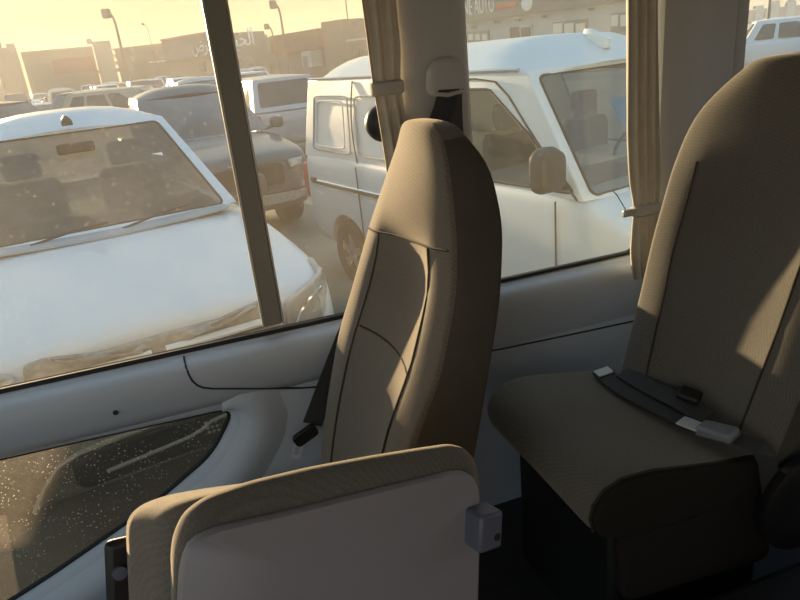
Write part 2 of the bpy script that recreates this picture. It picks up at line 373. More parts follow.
# padded sill rail below the side windows
RAIL = [(1.694, 1.353), (1.66, 1.351), (1.635, 1.347), (1.618, 1.338), (1.609, 1.322), (1.607, 1.300), (1.612, 1.272), (1.628, 1.236), (1.652, 1.200), (1.694, 1.200)]
RAIL2 = [(1.694, 1.353), (1.662, 1.351), (1.642, 1.346), (1.630, 1.336), (1.624, 1.320), (1.622, 1.300), (1.626, 1.262), (1.636, 1.210), (1.646, 1.175), (1.653, 1.150), (1.694, 1.150)]
structure(MB().loft([[(x, y, z) for y, z in RAIL] for x in np.linspace(-2.2, .56, 30)]).go('trim_7', M['panel'], angle=60))
structure(MB().loft([[(x, y, z) for y, z in RAIL2] for x in np.linspace(.56, 1.665, 20)]).go('trim_9', M['panel'], angle=60))
def raily(z): return float(np.interp(z, [p[1] for p in RAIL[::-1][1:]], [p[0] for p in RAIL[::-1][1:]])) if z > 1.2 else WY
_sp = []
for px, py in ((183.5, 354), (184.5, 360), (186, 367), (188.5, 374), (192, 380.5), (197, 385), (203, 387.5), (212, 388.5), (230, 388.5), (250, 388.5), (275, 388.3), (300, 388), (335, 386)):
    y_ = 1.61
    for _ in range(12): P_ = onY(px, py, y_); y_ = .5*y_+.5*raily(float(P_[2]))
    P_ = onY(px, py, y_-.0005); _sp.append(P_)
structure(MB().tube(_sp, .003, 6).go('trim_1', M['seam']))
def surround():
    P = [p for p in HOLES[3]]; k0 = min(range(len(P)), key=lambda i: (P[i][0]+P[i][1])); P = P[k0:]+P[:k0]
    N_ = [Vector((P[(i+1) % len(P)][1]-P[i-1][1], -(P[(i+1) % len(P)][0]-P[i-1][0]))).normalized() for i in range(len(P))]
    k1 = max(range(len(P)), key=lambda i: P[i][0]+.6*P[i][1]); Q = [(P[i], N_[i], 1.0) for i in range(1, k1+1)]+[(P[i], N_[i], max(.25, 1-.35*(i-k1))) for i in range(k1+1, k1+3)]
    prof = [(.0, 1.694), (.012, 1.678), (.03, 1.652), (.048, 1.635), (.068, 1.626), (.09, 1.625), (.115, 1.632), (.14, 1.645), (.16, 1.652)]
    structure(MB().loft([[(p[0]+n.x*o*t, y+(1-t)*(1.655-y)*.8, p[1]+n.y*o*t) for o, y in prof] for p, n, t in Q], cap=False, closed=False).go('trim_8', M['panel'], angle=60))
surround()
# screw cap on the panel
structure(MB().lathe((-.285, raily(1.268)-.0005, 1.268), (0, -1, 0), [(.0, 0), (.007, 0), (.007, .003), (.004, .0035), (.0, .002)], 12).go('trim_2', M['seam']))
# pillar covers
def pillar(name, x0, x1, prof, z0, z1, m):
    rings = []
    for z, sx in ((z0, 1), (z0+.02, 1), (z1, 1)):
        rings.append([(x0+(x1-x0)*u, WY-d, z) for u, d in prof])
    structure(MB().loft(rings).go(name, m, angle=30))
pillar('trim_3', .545, .752, [(0, -.04), (.0, .015), (.03, .032), (.10, .042), (.30, .050), (.70, .050), (.88, .042), (.96, .030), (1, .012), (1, -.04)], 1.36, ZT, M['pillar'])
pillar('trim_4', 1.325, 1.612, [(0, -.04), (0, .02), (.04, .045), (.2, .055), (.42, .055), (.46, .05), (.96, .03), (1, .02), (1, -.04)], 1.36, ZT, M['pillar'])
pillar('trim_5', 1.615, 1.668, [(0, -.04), (0, .012), (.3, .016), (.9, .012), (1, 0), (1, -.04)], 1.36, ZT, M['pillar'])

def pane(n, outline, m, y=GY):
    V, Fc = patch([p for p in outline], lambda u, v: (u, y, v), 3)
    o = mk(n, V, Fc, m, smooth=False); mod = o.modifiers.new('s', 'SOLIDIFY'); mod.thickness = .004; return o
def gasket(parent, outline, r=.009, y=GY-.004):
    o = MB().tube([(p[0], y, p[1]) for p in offset(outline, -.003)], r, 6, closed=True).go('gasket', M['rubber'], parent); return o
w1 = structure(pane('window_1', HOLES[0], M['pane'])); gasket(w1, HOLES[0])
fr = MB().box((.146, GY-.012, 1.86), (.048, .034, .95)).go('sash_bar', M['frame'], w1, bevel=.004)
MB().box((.120, GY-.020, 1.86), (.006, .02, .95)).go('sash_edge', M['alu'], w1, bevel=.001)
MB().box((.1735, GY-.020, 1.86), (.005, .016, .95)).go('sash_edge', M['alu'], w1, bevel=.001)
MB().box((-.6, GY-.010, 1.362), (2.3, .02, .014)).go('sash_rail', M['rubber'], w1, bevel=.002)
w2 = structure(pane('window_2', HOLES[1], M['pane2'])); gasket(w2, HOLES[1])
MB().box((1.05, GY-.010, 1.365), (.57, .018, .010)).go('sash_rail', M['rubber'], w2, bevel=.002)
w3 = structure(pane('window_3', HOLES[2], M['pane2'])); gasket(w3, HOLES[2])
w4 = structure(pane('window_4', HOLES[3], M['pane3'], GY)); gasket(w4, HOLES[3], .008, GY-.004)
mk_ = MB()                         # small etched marking in the corner of the low pane
for r, row in enumerate((.128, .112, .098)):
    for c in range(3): mk_.box((-.085+c*.013+r*.002, GY-.001, 1+row), (.009, .001, .008))
mk_.go('glass_mark', M['tagw'], w4)
# rest of the bus shell
structure(MB().box(((XL+XR)/2, .45, FZ-.05), (XR-XL, 2.5, .1)).go('floor', M['floor'], smooth=False))
structure(MB().box(((XL+XR)/2, .45, ZT+.03), (XR-XL, 2.7, .06)).go('ceiling', M['head'], smooth=False))
def flat_wall(name, outer, holes, f, t, m):
    V, Fc = fill(outer, holes); mb = MB(); mb.add([f(u, v, 0) for u, v in V], Fc); mb.add([f(u, v, t) for u, v in V], Fc)
    for h in [outer]+holes: mb.loft([[f(u, v, 0) for u, v in h], [f(u, v, t) for u, v in h]], cap=False)
    return structure(mb.go(name, m, smooth=False))
LY = -.72
flat_wall('wall_left', [(XL, FZ-.1), (XR, FZ-.1), (XR, ZT), (XL, ZT)], [rrect(-2.15, 1.1, -.15, 2.48, .06)], lambda u, v, t: (u, LY-t, v), .08, M['lining'])
flat_wall('wall_front', [(LY-.08, FZ-.1), (OY, FZ-.1), (OY, ZT), (LY-.08, ZT)], [rrect(LY+.1, 1.2, OY-.2, 2.5, .1)], lambda u, v, t: (XL-t, u, v), .06, M['lining'])
flat_wall('wall_rear', [(LY-.08, FZ-.1), (OY, FZ-.1), (OY, ZT), (LY-.08, ZT)], [rrect(LY+.2, 1.5, OY-.3, 2.3, .1)], lambda u, v, t: (XR+t, u, v), .06, M['lining'])

# ------------------------------------------------------------------ SEATS
def seat_back(parent, zs, D, dish, head_z, name='backrest', fm='fab'):
    """D: dict of (z list, value list) for the four corners FW, FA (front wall / aisle) and BW, BA (back): x and y"""
    g = lambda k, z: float(np.interp(z, D[k][0], D[k][1]))
    def S(t, z, lift=0):
        a = Vector((g('FWx', z), g('FWy', z), z)); b = Vector((g('FAx', z), g('FAy', z), z)); p = a.lerp(b, t)
        k = max(0, 1-((t-.5)/.33)**2)*1.25
        low = 1/(1+math.exp((z-head_z)*70))
        lum = .62+.38*math.cos((z-(head_z-.13))/.11*math.pi/2)**2 if abs(z-(head_z-.13)) < .11 else .62
        d = dish*k*low*lum - .012*math.sin(math.pi*t)*(1-low) + .010*(abs(t-.5)*2)**6
        return p + Vector((d-lift, 0, 0))
    rings = []
    ztop = zs[-1]
    ts = [.0, .02, .07, .14, .19, .24, .32, .42, .52, .62, .70, .77, .82, .87, .93, .98, 1.0]
    for z in zs:
        r = [S(t, z) for t in ts]
        fa = r[-1]; fw = r[0]
        ba = Vector((g('BAx', z), g('FAy', z)+.012, z)); bw = Vector((g('BWx', z), g('FWy', z)-.012, z))
        for s in (.06, .3, .6, .92): r.append(fa.lerp(ba, s)+Vector((0, -.006*math.sin(math.pi*s), 0)))
        for s in (.0, .06, .3, .5, .7, .94, 1): r.append(ba.lerp(bw, s)+Vector((.015*math.sin(math.pi*s), 0, 0)))
        for s in (.08, .4, .7, .94): r.append(bw.lerp(fw, s)+Vector((0, .006*math.sin(math.pi*s), 0)))
        rings.append(r)
    last = rings[-1]; c = sum(last, Vector())/len(last)
    for sc_, dz in ((.90, .014), (.70, .022), (.35, .026)): rings.append([c+(p-c)*sc_+Vector((0, 0, dz)) for p in last])
    first = rings[0]; c0 = sum(first, Vector())/len(first)
    rings.insert(0, [c0+(p-c0)*.9+Vector((0, 0, -.02)) for p in first])
    n = len(rings[0]); mb = MB().loft(rings)
    o = mb.go(name, M[fm], parent, sub=1); o.data.materials.append(M['fabside'])
    nf = len(ts)
    for i in range(len(rings)-1):
        for k in range(n):
            if k >= nf and i < len(rings)-4: o.data.polygons[i*n+k].material_index = 1
    def line(pts, r=.0028):
        MB().tube([S(t, z, .0005) for t, z in pts], r, 6).go('seam', M['piping'], o)
    return o, S, line

# seat in the middle of the photograph, in front of the pillar
mid = thing('passenger_seat', 'brown-grey upright seat against the window pillar, its narrow headrest half in sunlight', 'seat', (.35, 1.34, FZ))
ZF = [1.0, 1.16, 1.28, 1.41, 1.58, 1.70, 1.83, 1.885]
D = dict(FAx=(ZF, [.245, .275, .320, .389, .439, .449, .453, .462]), FAy=([1.0, 1.7, 1.83, 1.885], [1.12, 1.12, 1.135, 1.17]),
         FWx=([1.0, 1.07, 1.22, 1.39, 1.47, 1.66, 1.80, 1.87], [.185, .199, .238, .287, .321, .387, .441, .462]),
         FWy=([1.0, 1.07, 1.22, 1.39, 1.47, 1.66, 1.80, 1.885], [1.56, 1.56, 1.55, 1.54, 1.53, 1.49, 1.45, 1.40]),
         BAx=([1.0, 1.21, 1.35, 1.55, 1.70, 1.80, 1.86, 1.885], [.435, .49, .522, .566, .578, .568, .545, .525]),
         BWx=([1.0, 1.21, 1.35, 1.55, 1.70, 1.86, 1.885], [.36, .41, .44, .49, .52, .53, .52]))
zs = [1.0, 1.06, 1.14, 1.22, 1.30, 1.37, 1.42, 1.47, 1.53, 1.59, 1.64, 1.67, 1.71, 1.76, 1.81, 1.85, 1.885]
bk, S, ln_ = seat_back(mid, zs, D, .042, 1.665)
ln_([(t, 1.655+.022*t) for t in np.linspace(.02, .98, 10)])
ln_([(.20, z) for z in np.linspace(1.02, 1.655, 14)]); ln_([(.81, z) for z in np.linspace(1.02, 1.67, 14)])
ln_([(t, 1.44-.06*t) for t in np.linspace(.22, .8, 8)])
def soft_block(x0, x1, y0, y1, z0, z1, r=.04):
    rings = []
    for z, s in ((z0, r*.5), (z0+r*.3, 0), (z0+(z1-z0)*.5, -.004), (z1-r*.8, 0), (z1-r*.2, r*.45), (z1, r*1.3)):
        rings.append([(x, y, z) for x, y in rrect(x0+s, y0+s, x1-s, y1-s, r)])
    return MB().loft(rings)
soft_block(-.16, .27, 1.11, 1.55, .86, .975).go('cushion', M['fab'], mid, sub=1)
MB().box((.08, 1.33, .80), (.36, .40, .10)).box((.08, 1.2, .67), (.3, .04, .19)).box((.08, 1.46, .67), (.3, .04, .19)).go('seat_base', M['black'], mid, bevel=.01)

# seat at the right of the photograph
rs = thing('passenger_seat', 'wide brown-grey seat at the right with lap belt buckles lying on its cushion', 'seat', (1.0, 1.19, FZ))
D2 = dict(FAx=([1.0, 1.12, 1.4, 1.65, 1.86, 1.95], [1.075, 1.115, 1.225, 1.305, 1.345, 1.355]), FAy=([1.0, 1.66, 1.82, 1.90, 1.945], [.925, .935, .96, 1.0, 1.06]),
          FWx=([1.0, 1.12, 1.4, 1.65, 1.86, 1.95], [.985, 1.02, 1.11, 1.17, 1.215, 1.27]), FWy=([1.0, 1.39, 1.48, 1.70, 1.80, 1.88, 1.94], [1.355, 1.385, 1.392, 1.38, 1.352, 1.305, 1.24]),
          BAx=([1.0, 1.4, 1.65, 1.86, 1.95], [1.19, 1.32, 1.39, 1.42, 1.41]), BWx=([1.0, 1.4, 1.65, 1.86, 1.95], [1.19, 1.32, 1.39, 1.42, 1.41]))
zs2 = [1.06, 1.12, 1.2, 1.28, 1.36, 1.43, 1.5, 1.57, 1.63, 1.68, 1.74, 1.8, 1.85, 1.90, 1.932]
bk2, S2, ln2 = seat_back(rs, zs2, D2, .030, 1.70, fm='fabr')
ln2([(.20-.04*math.sin((z-1.12)*3), z) for z in np.linspace(1.12, 1.72, 14)]); ln2([(.81, z) for z in np.linspace(1.12, 1.9, 16)])
def cushion(parent, y0, y1):
    prof = [(1.15, 1.115), (1.02, 1.125), (.90, 1.150), (.80, 1.172), (.725, 1.176), (.680, 1.160), (.655, 1.130), (.648, 1.098), (.655, 1.062), (.680, 1.035), (.74, 1.015), (1.15, 1.005)]
    cx, cz = .92, 1.07; rings = []
    for y, s in ((y0, .90), (y0+.006, .965), (y0+.02, .99), (y0+.05, 1), (y0+.12, 1.0), ((y0+y1)/2, .99), (y1-.12, 1), (y1-.05, 1), (y1-.02, .985), (y1-.004, .93)):
        rings.append([(cx+(x-cx)*s, y, cz+(z-cz)*s) for x, z in prof])
    o = MB().loft(rings).go('cushion', M['fabr'], parent, sub=2); o.data.materials.append(M['sidepanel'])
    for k in list(range(2*len(prof)))+[len(o.data.polygons)-2]: o.data.polygons[k].material_index = 1
    MB().tube([(cx+(x-cx)*.987, y0+.018, cz+(z-cz)*.987) for x, z in prof[1:9]], .003, 6).go('seam', M['piping'], o)
    return o
cushion(rs, .925, 1.455)
sp_ = MB().loft([[(.93+(x-.93)*k, y, 1.0+(z-1.0)*k) for x, z in round_poly([(.735, .84), (1.16, .80), (1.14, 1.10), (1.02, 1.115), (.80, 1.145), (.715, 1.12)], .03, 4)] for y, k in ((.97, .97), (.945, 1), (.936, .995), (.930, .97))]).go('side_panel', M['sidepanel'], rs)
MB().box((.95, 1.19, .79), (.44, .44, .42)).go('seat_base', M['black'], rs, bevel=.02)
MB().lathe((1.20, .905, .985), (0, -1, 0), [(0, -.01), (.125, -.01), (.13, 0), (.128, .018), (.115, .026), (.06, .028), (0, .028)], 40).go('recliner_cover', M['black'], rs)
MB().box((1.19, 1.19, 1.03), (.10, .46, .16)).go('recliner_bracket', M['black'], rs, bevel=.02)

# lap belt lying on that seat
lb = thing('lap_belt', 'black lap belt with grey buckles lying along the rear of the right seat cushion', 'seat belt', (1.02, 1.1, 1.13), group=None)
def topz(x): return float(np.interp(x, [.72, .80, .90, 1.02, 1.15], [1.176, 1.172, 1.150, 1.128, 1.118]))+.004
def strap(pts, wdir, name, wd=.046, m='web', lift=0):
    return ribbon([((x, y, topz(x)+lift+dz), wdir) for x, y, dz in pts], wd, .004).go(name, M[m], lb, smooth=False)
strap([(1.00, 1.40, .012), (.985, 1.33, .012), (.985, 1.25, .014), (1.0, 1.16, .018), (1.02, 1.08, .02)], (1, .1, 0), 'webbing', .06)
strap([(1.03, 1.34, .03), (1.03, 1.24, .035), (1.04, 1.14, .04), (1.055, 1.06, .03)], (1, .05, .25), 'webbing', .05)
tg = strap([(.995, 1.395, .018), (.990, 1.36, .018)], (1, .1, 0), 'care_label', .05, 'tagw')
MB().box((0, 0, 0), (.052, .085, .024), Matrix.Translation((1.035, 1.005, 1.16)) @ Matrix.Rotation(R_(20), 4, 'Z') @ Matrix.Rotation(R_(-8), 4, 'X')).go('buckle', M['buckle'], lb, bevel=.008, bseg=3)
MB().box((0, 0, 0), (.042, .05, .005), Matrix.Translation((1.005, 1.058, 1.160)) @ Matrix.Rotation(R_(20), 4, 'Z')).go('tongue', M['steel'], lb, bevel=.002)
MB().box((0, 0, 0), (.05, .055, .02), Matrix.Translation((1.065, 1.13, 1.185)) @ Matrix.Rotation(R_(35), 4, 'Z') @ Matrix.Rotation(R_(10), 4, 'X')).go('buckle', M['black'], lb, bevel=.007, bseg=3)
ribbon([((1.055, .965, 1.158), (1, .4, 0)), ((1.075, .925, 1.150), (1, .3, 0)), ((1.09, .913, 1.12), (1, 0, .1)), ((1.10, .910, 1.07), (1, 0, .1)), ((1.11, .909, 1.03), (1, 0, .1))], .05, .004).go('webbing', M['web'], lb, smooth=False)

# dark step cover low on the aisle side
bx = MB().box((1.25, .72, .72), (1.25, .27, .30)).go('step_cover', M['black'], None, bevel=.02); tag(bx, 'black plastic cover along the floor beside the right seat', 'floor cover')

# three-point belt on the pillar behind the middle seat
pb = thing('shoulder_belt', 'dark shoulder belt hanging from the beige pillar behind the middle seat', 'seat belt', (.664, 1.60, 1.98))
def dring(parent):
    c = (.664, 1.598, 1.965); rings = []
    for y, s in ((1.602, .9), (1.596, 1), (1.585, 1), (1.574, .92), (1.568, .7)):
        rings.append([(c[0]+x*s, y, c[2]+z*s) for x, z in round_poly([(-.055, -.035), (.062, -.035), (.058, .045), (.0, .062), (-.048, .04)], .028, 5)])
    return MB().loft(rings).go('anchor_cover', M['pillar'], parent, sub=1)
dring(pb)
MB().tube([(.625, 1.572, 1.938), (.66, 1.570, 1.932), (.705, 1.572, 1.938)], .006, 8).go('belt_guide', M['pillar'], pb)
ribbon([((.664, 1.570, 1.945), (1, 0, -.05)), ((.648, 1.572, 1.90), (1, 0, -.2)), ((.622, 1.576, 1.85), (1, 0, -.3)), ((.56, 1.590, 1.73), (.9, 0, -.45)), ((.46, 1.60, 1.56), (.85, 0, -.5)), ((.34, 1.603, 1.36), (.85, 0, -.5)), ((.245, 1.60, 1.19), (.85, 0, -.5)), ((.195, 1.596, 1.10), (.85, 0, -.5))], .056, .004).go('webbing', M['web'], pb, smooth=False)
ribbon([((.676, 1.574, 1.945), (1, 0, .05)), ((.674, 1.577, 1.88), (1, 0, .0)), ((.674, 1.578, 1.78), (1, 0, 0)), ((.68, 1.578, 1.5), (1, 0, 0))], .050, .003).go('webbing', M['web2'], pb, smooth=False)
def tongue(parent):
    c = onY(306, 436, 1.585)
    A = Matrix.Translation(Vector([float(v) for v in c])) @ Matrix.Rotation(R_(-25), 4, 'Y')
    MB().add([A @ Vector((x, y, z)) for y in (-.008, .008) for x, z in rrect(-.036, -.016, .036, .022, .012, 4)],
             [tuple(range(20))[::-1], tuple(range(20, 40))]+[(k, (k+1) % 20, 20+(k+1) % 20, 20+k) for k in range(20)]).go('tongue_grip', M['black'], parent, bevel=.003)
    c2 = onY(297, 450, 1.585); B = Matrix.Translation(Vector([float(v) for v in c2])) @ Matrix.Rotation(R_(22), 4, 'Y')
    V, Fc = fill(rrect(-.014, -.026, .014, .026, .006, 4), [rrect(-.007, -.010, .007, .012, .003, 4)])
    mk('latch_plate', [B @ Vector((x, 0, z)) for x, z in V], Fc, M['steel'], parent, smooth=False, solid=.003)
tongue(pb)

# ------------------------------------------------------------------ folded-up aisle seat in front
_d = RT*(-100) - UP*4600 + FWD*650; _d = _d/np.linalg.norm(_d)
_e = RT + UP*.067 + FWD*.631; _e = _e - _d*(_e@_d); _e = _e/np.linalg.norm(_e)
_n = np.cross(_d, _e)
OF = EYE + ray(330, 520)/650*.85
def fp(px, py, off=0):      # photo outline laid on the seat's own tilted plane, "off" metres towards the aisle
    r = ray(px, py); t = ((OF+_n*off-EYE)@_n)/(r@_n); return Vector([float(c) for c in EYE+r*t])
def dense(P, n=120):
    P = [Vector(p) for p in P]; L_ = [0]
    for a, b in zip(P, P[1:]+P[:1]): L_.append(L_[-1]+(b-a).length)
    out = []
    for k in range(n):
        s = L_[-1]*k/n
        i = max(j for j in range(len(P)) if L_[j] <= s); a = P[i]; b = P[(i+1) % len(P)]
        out.append(a.lerp(b, (s-L_[i])/max(1e-9, L_[i+1]-L_[i])))
    return out
fs = thing('folding_seat', 'folded-up aisle seat in front, pale lilac-grey plastic panel on a brown cushion', 'seat', OF - np.array([0, 0, OF[2]-FZ]))
pan = [(178, 690), (178, 600), (179, 575), (182, 557), (188, 544), (198, 535), (214, 528), (300, 508), (400, 483.5), (452, 471), (464, 471), (473, 477), (477, 490), (476, 540), (473, 640), (471, 690)]
def scaled(ring, s, c=None):
    c = c or sum(ring, Vector())/len(ring); return [c+(p-c)*s for p in ring]
P0 = dense([fp(*p) for p in pan]); nv = Vector([float(c) for c in _n])
MB().loft([[p-nv*.004 for p in P0], [p+nv*.004 for p in P0], [p+nv*.009 for p in scaled(P0, .988)], [p+nv*.0095 for p in scaled(P0, .5)], [p+nv*.0095 for p in scaled(P0, .05)]]).go('back_panel', M['backplate'], fs, angle=60)
c1 = [(171, 690), (171, 600), (170, 548), (174, 528), (184, 510), (205, 495), (250, 480), (310, 466), (370, 455), (420, 447), (448, 443), (464, 447), (474, 458), (480, 480), (480, 540), (477, 640), (476, 690)]
def ringoff(out, off, k=120): return dense([fp(px, py, off) for px, py in out], k)
cA = P0
rings = [[p-nv*.008 for p in scaled(P0, .9)], [p-nv*.004 for p in scaled(P0, .998)], [p-nv*.006 for p in scaled(P0, 1.012)], ringoff(c1, -.030), ringoff(c1, -.055), scaled(ringoff(c1, -.078), .975), scaled(ringoff(c1, -.085), .9)]
MB().loft(rings).go('cushion', M['fabf'], fs, sub=1)
c2 = [(124, 690), (124, 600), (121, 545), (120, 522), (125, 512), (138, 503), (165, 494), (200, 488), (260, 480), (330, 470), (400, 462), (440, 462), (470, 470), (474, 560), (472, 690)]
rB = [ringoff([(172, 690), (171, 600), (170, 550), (170, 530), (173, 517), (182, 506), (200, 500), (240, 492), (290, 484), (340, 476), (400, 466), (440, 464), (470, 474), (474, 560), (472, 690)], -.07),
      ringoff([(166, 690), (165, 600), (164, 545), (164, 524), (168, 513), (180, 504), (200, 497), (240, 489), (290, 481), (340, 474), (400, 464), (440, 463), (470, 472), (474, 560), (472, 690)], -.085),
      ringoff([(142, 690), (141, 600), (140, 545), (139, 522), (145, 511), (158, 502), (180, 495), (220, 488), (270, 481), (330, 473), (400, 464), (440, 463), (470, 472), (474, 560), (472, 690)], -.14),
      ringoff(c2, -.18)]
rB.append([p-nv*.02 for p in scaled(rB[-1], .94)])
MB().loft(rB).go('seat_pad', M['fabf'], fs, sub=1)
def fbox(e0, e1, w0, w1, n0, n1):
    ev = Vector([float(c) for c in _e]); wv = Vector([float(-c) for c in _d]); o = Vector([float(c) for c in OF])
    A = Matrix((( ev.x, wv.x, nv.x, o.x), (ev.y, wv.y, nv.y, o.y), (ev.z, wv.z, nv.z, o.z), (0, 0, 0, 1)))
    return A, ((e0+e1)/2, (w0+w1)/2, (n0+n1)/2), (e1-e0, w1-w0, n1-n0)
A_, c_, d_ = fbox(.219, .262, -.090, -.032, .0, .045)
lt = MB().box(c_, d_, A_).go('latch_block', M['latch'], fs, bevel=.005)
pv = A_ @ Vector((.251, -.070, .045)); ev = nv
MB().lathe(pv, ev, [(0, -.004), (.006, -.004), (.006, .0008), (0, .0008)], 12).go('bolt_hole', M['rubber'], lt)
A_, c_, d_ = fbox(-.245, -.16, -.25, -.06, -.215, -.195)
hb = MB().box(c_, d_, A_).go('hinge_bracket', M['black'], fs, bevel=.012, bseg=4)
MB().lathe(A_ @ Vector((-.228, -.105, -.195)), nv, [(0, -.002), (.010, -.002), (.010, .005), (.0, .006)], 14).go('bolt', M['latch'], hb)
A_, c_, d_ = fbox(-.12, .18, -.95, -.24, -.15, -.06)
MB().box(c_, d_, A_).go('support_leg', M['black'], fs, bevel=.01)

# ------------------------------------------------------------------ curtains
def curtain(name, label, prof, y, folds, amp, tie_z, hook=False):
    """prof: (z, x0, x1) down the curtain; gathered into a tie at tie_z"""
    t = thing(name, label, 'curtain', (prof[0][1], y, prof[0][0]))
    rings = []; n = 40
    zz = np.linspace(prof[0][0], prof[-1][0], 46)
    for z in zz:
        x0 = float(np.interp(-z, [-p[0] for p in prof], [p[1] for p in prof])); x1 = float(np.interp(-z, [-p[0] for p in prof], [p[2] for p in prof]))
        a = amp*(.45+.55*min(1, abs(z-tie_z)/.15)); f = []; b = []
        for k in range(n+1):
            u = k/n; yy = y+a*math.sin(u*folds*2*math.pi+.6*math.sin(z*5)); f.append((x0+(x1-x0)*u, yy-.002, z))
            b.append((x0+(x1-x0)*u, yy+.002, z))
        rings.append(f+b[::-1])
    MB().loft(rings).go('cloth', M['curt'], t, angle=70)
    x0 = float(np.interp(-tie_z, [-p[0] for p in prof], [p[1] for p in prof])); x1 = float(np.interp(-tie_z, [-p[0] for p in prof], [p[2] for p in prof]))
    rr = []
    for z in (tie_z-.017, tie_z-.012, tie_z+.012, tie_z+.017):
        s = .006 if abs(z-tie_z) < .015 else .001
        rr.append([(x, yy, z) for x, yy in rrect(x0-s, y-amp*.7-s, x1+s, y+amp*.7+s, .006, 3)])
    tb = MB().loft(rr).go('tieback', M['curt'], t)
    if hook:
        MB().box((x0-.022, y, tie_z), (.036, .014, .022)).go('clip', M['alu'], tb, bevel=.004)
        MB().tube([(x0-.03, y, tie_z+.01), (x0-.045, y+.002, tie_z+.035), (x0-.06, y+.004, tie_z+.06), (x0-.075, y+.004, tie_z+.075)], .0014, 6).go('cord', M['web2'], tb)
    return t
curtain('window_curtain', 'gathered beige curtain on the left of the belt pillar, tied near the middle', [(2.45, .465, .553), (2.17, .468, .556), (2.05, .472, .556), (1.99, .474, .548), (1.965, .475, .546), (1.93, .478, .548), (1.80, .487, .56), (1.42, .50, .57)], 1.592, 2.5, .011, 1.965)
curtain('window_curtain', 'beige curtain between the van window and the right pillar, tied low by a clip', [(2.45, 1.187, 1.297), (2.1, 1.197, 1.300), (1.75, 1.215, 1.317), (1.62, 1.227, 1.327), (1.56, 1.240, 1.327), (1.53, 1.243, 1.324), (1.50, 1.240, 1.327), (1.40, 1.237, 1.342), (1.31, 1.250, 1.327)], 1.588, 3.5, .012, 1.53, hook=True)
kn = MB().lathe((.515, 1.655, 1.875), (0, -1, 0), [(0, -.03), (.046, -.03), (.048, -.015), (.044, .0), (.03, .012), (.012, .018), (0, .019)], 28).go('window_latch', M['black']); tag(kn, 'round black knob half hidden behind the left curtain', 'latch')

# ------------------------------------------------------------------ VEHICLES  (local: x sideways, y rearwards from the front, z up)
def body_loft(st):
    rings = []
    for y, hw, zb, zs, zt in st:
        zm = zb+(zs-zb)*.55
        half = [(0, zb), (hw*.80, zb), (hw*.95, zb+.04), (hw*.985, zb+(zm-zb)*.5), (hw, zm), (hw*.985, zs-.07), (hw*.955, zs-.015), (hw*.90, zs+.008), (hw*.62, zs+(zt-zs)*.72), (hw*.3, zt-.004), (0, zt)]
        rings.append([(x, y, z) for x, z in half]+[(-x, y, z) for x, z in half[-2:0:-1]])
    return rings
def bake(o):
    bpy.context.view_layer.update()
    me = bpy.data.meshes.new_from_object(o.evaluated_get(bpy.context.evaluated_depsgraph_get())); old = o.data; o.modifiers.clear(); o.data = me
    return o
def cut(o, cutters):
    for c in cutters:
        md = o.modifiers.new('b', 'BOOLEAN'); md.object = c; md.operation = 'DIFFERENCE'; md.solver = 'EXACT'
    bake(o)
    for c in cutters: bpy.data.objects.remove(c)
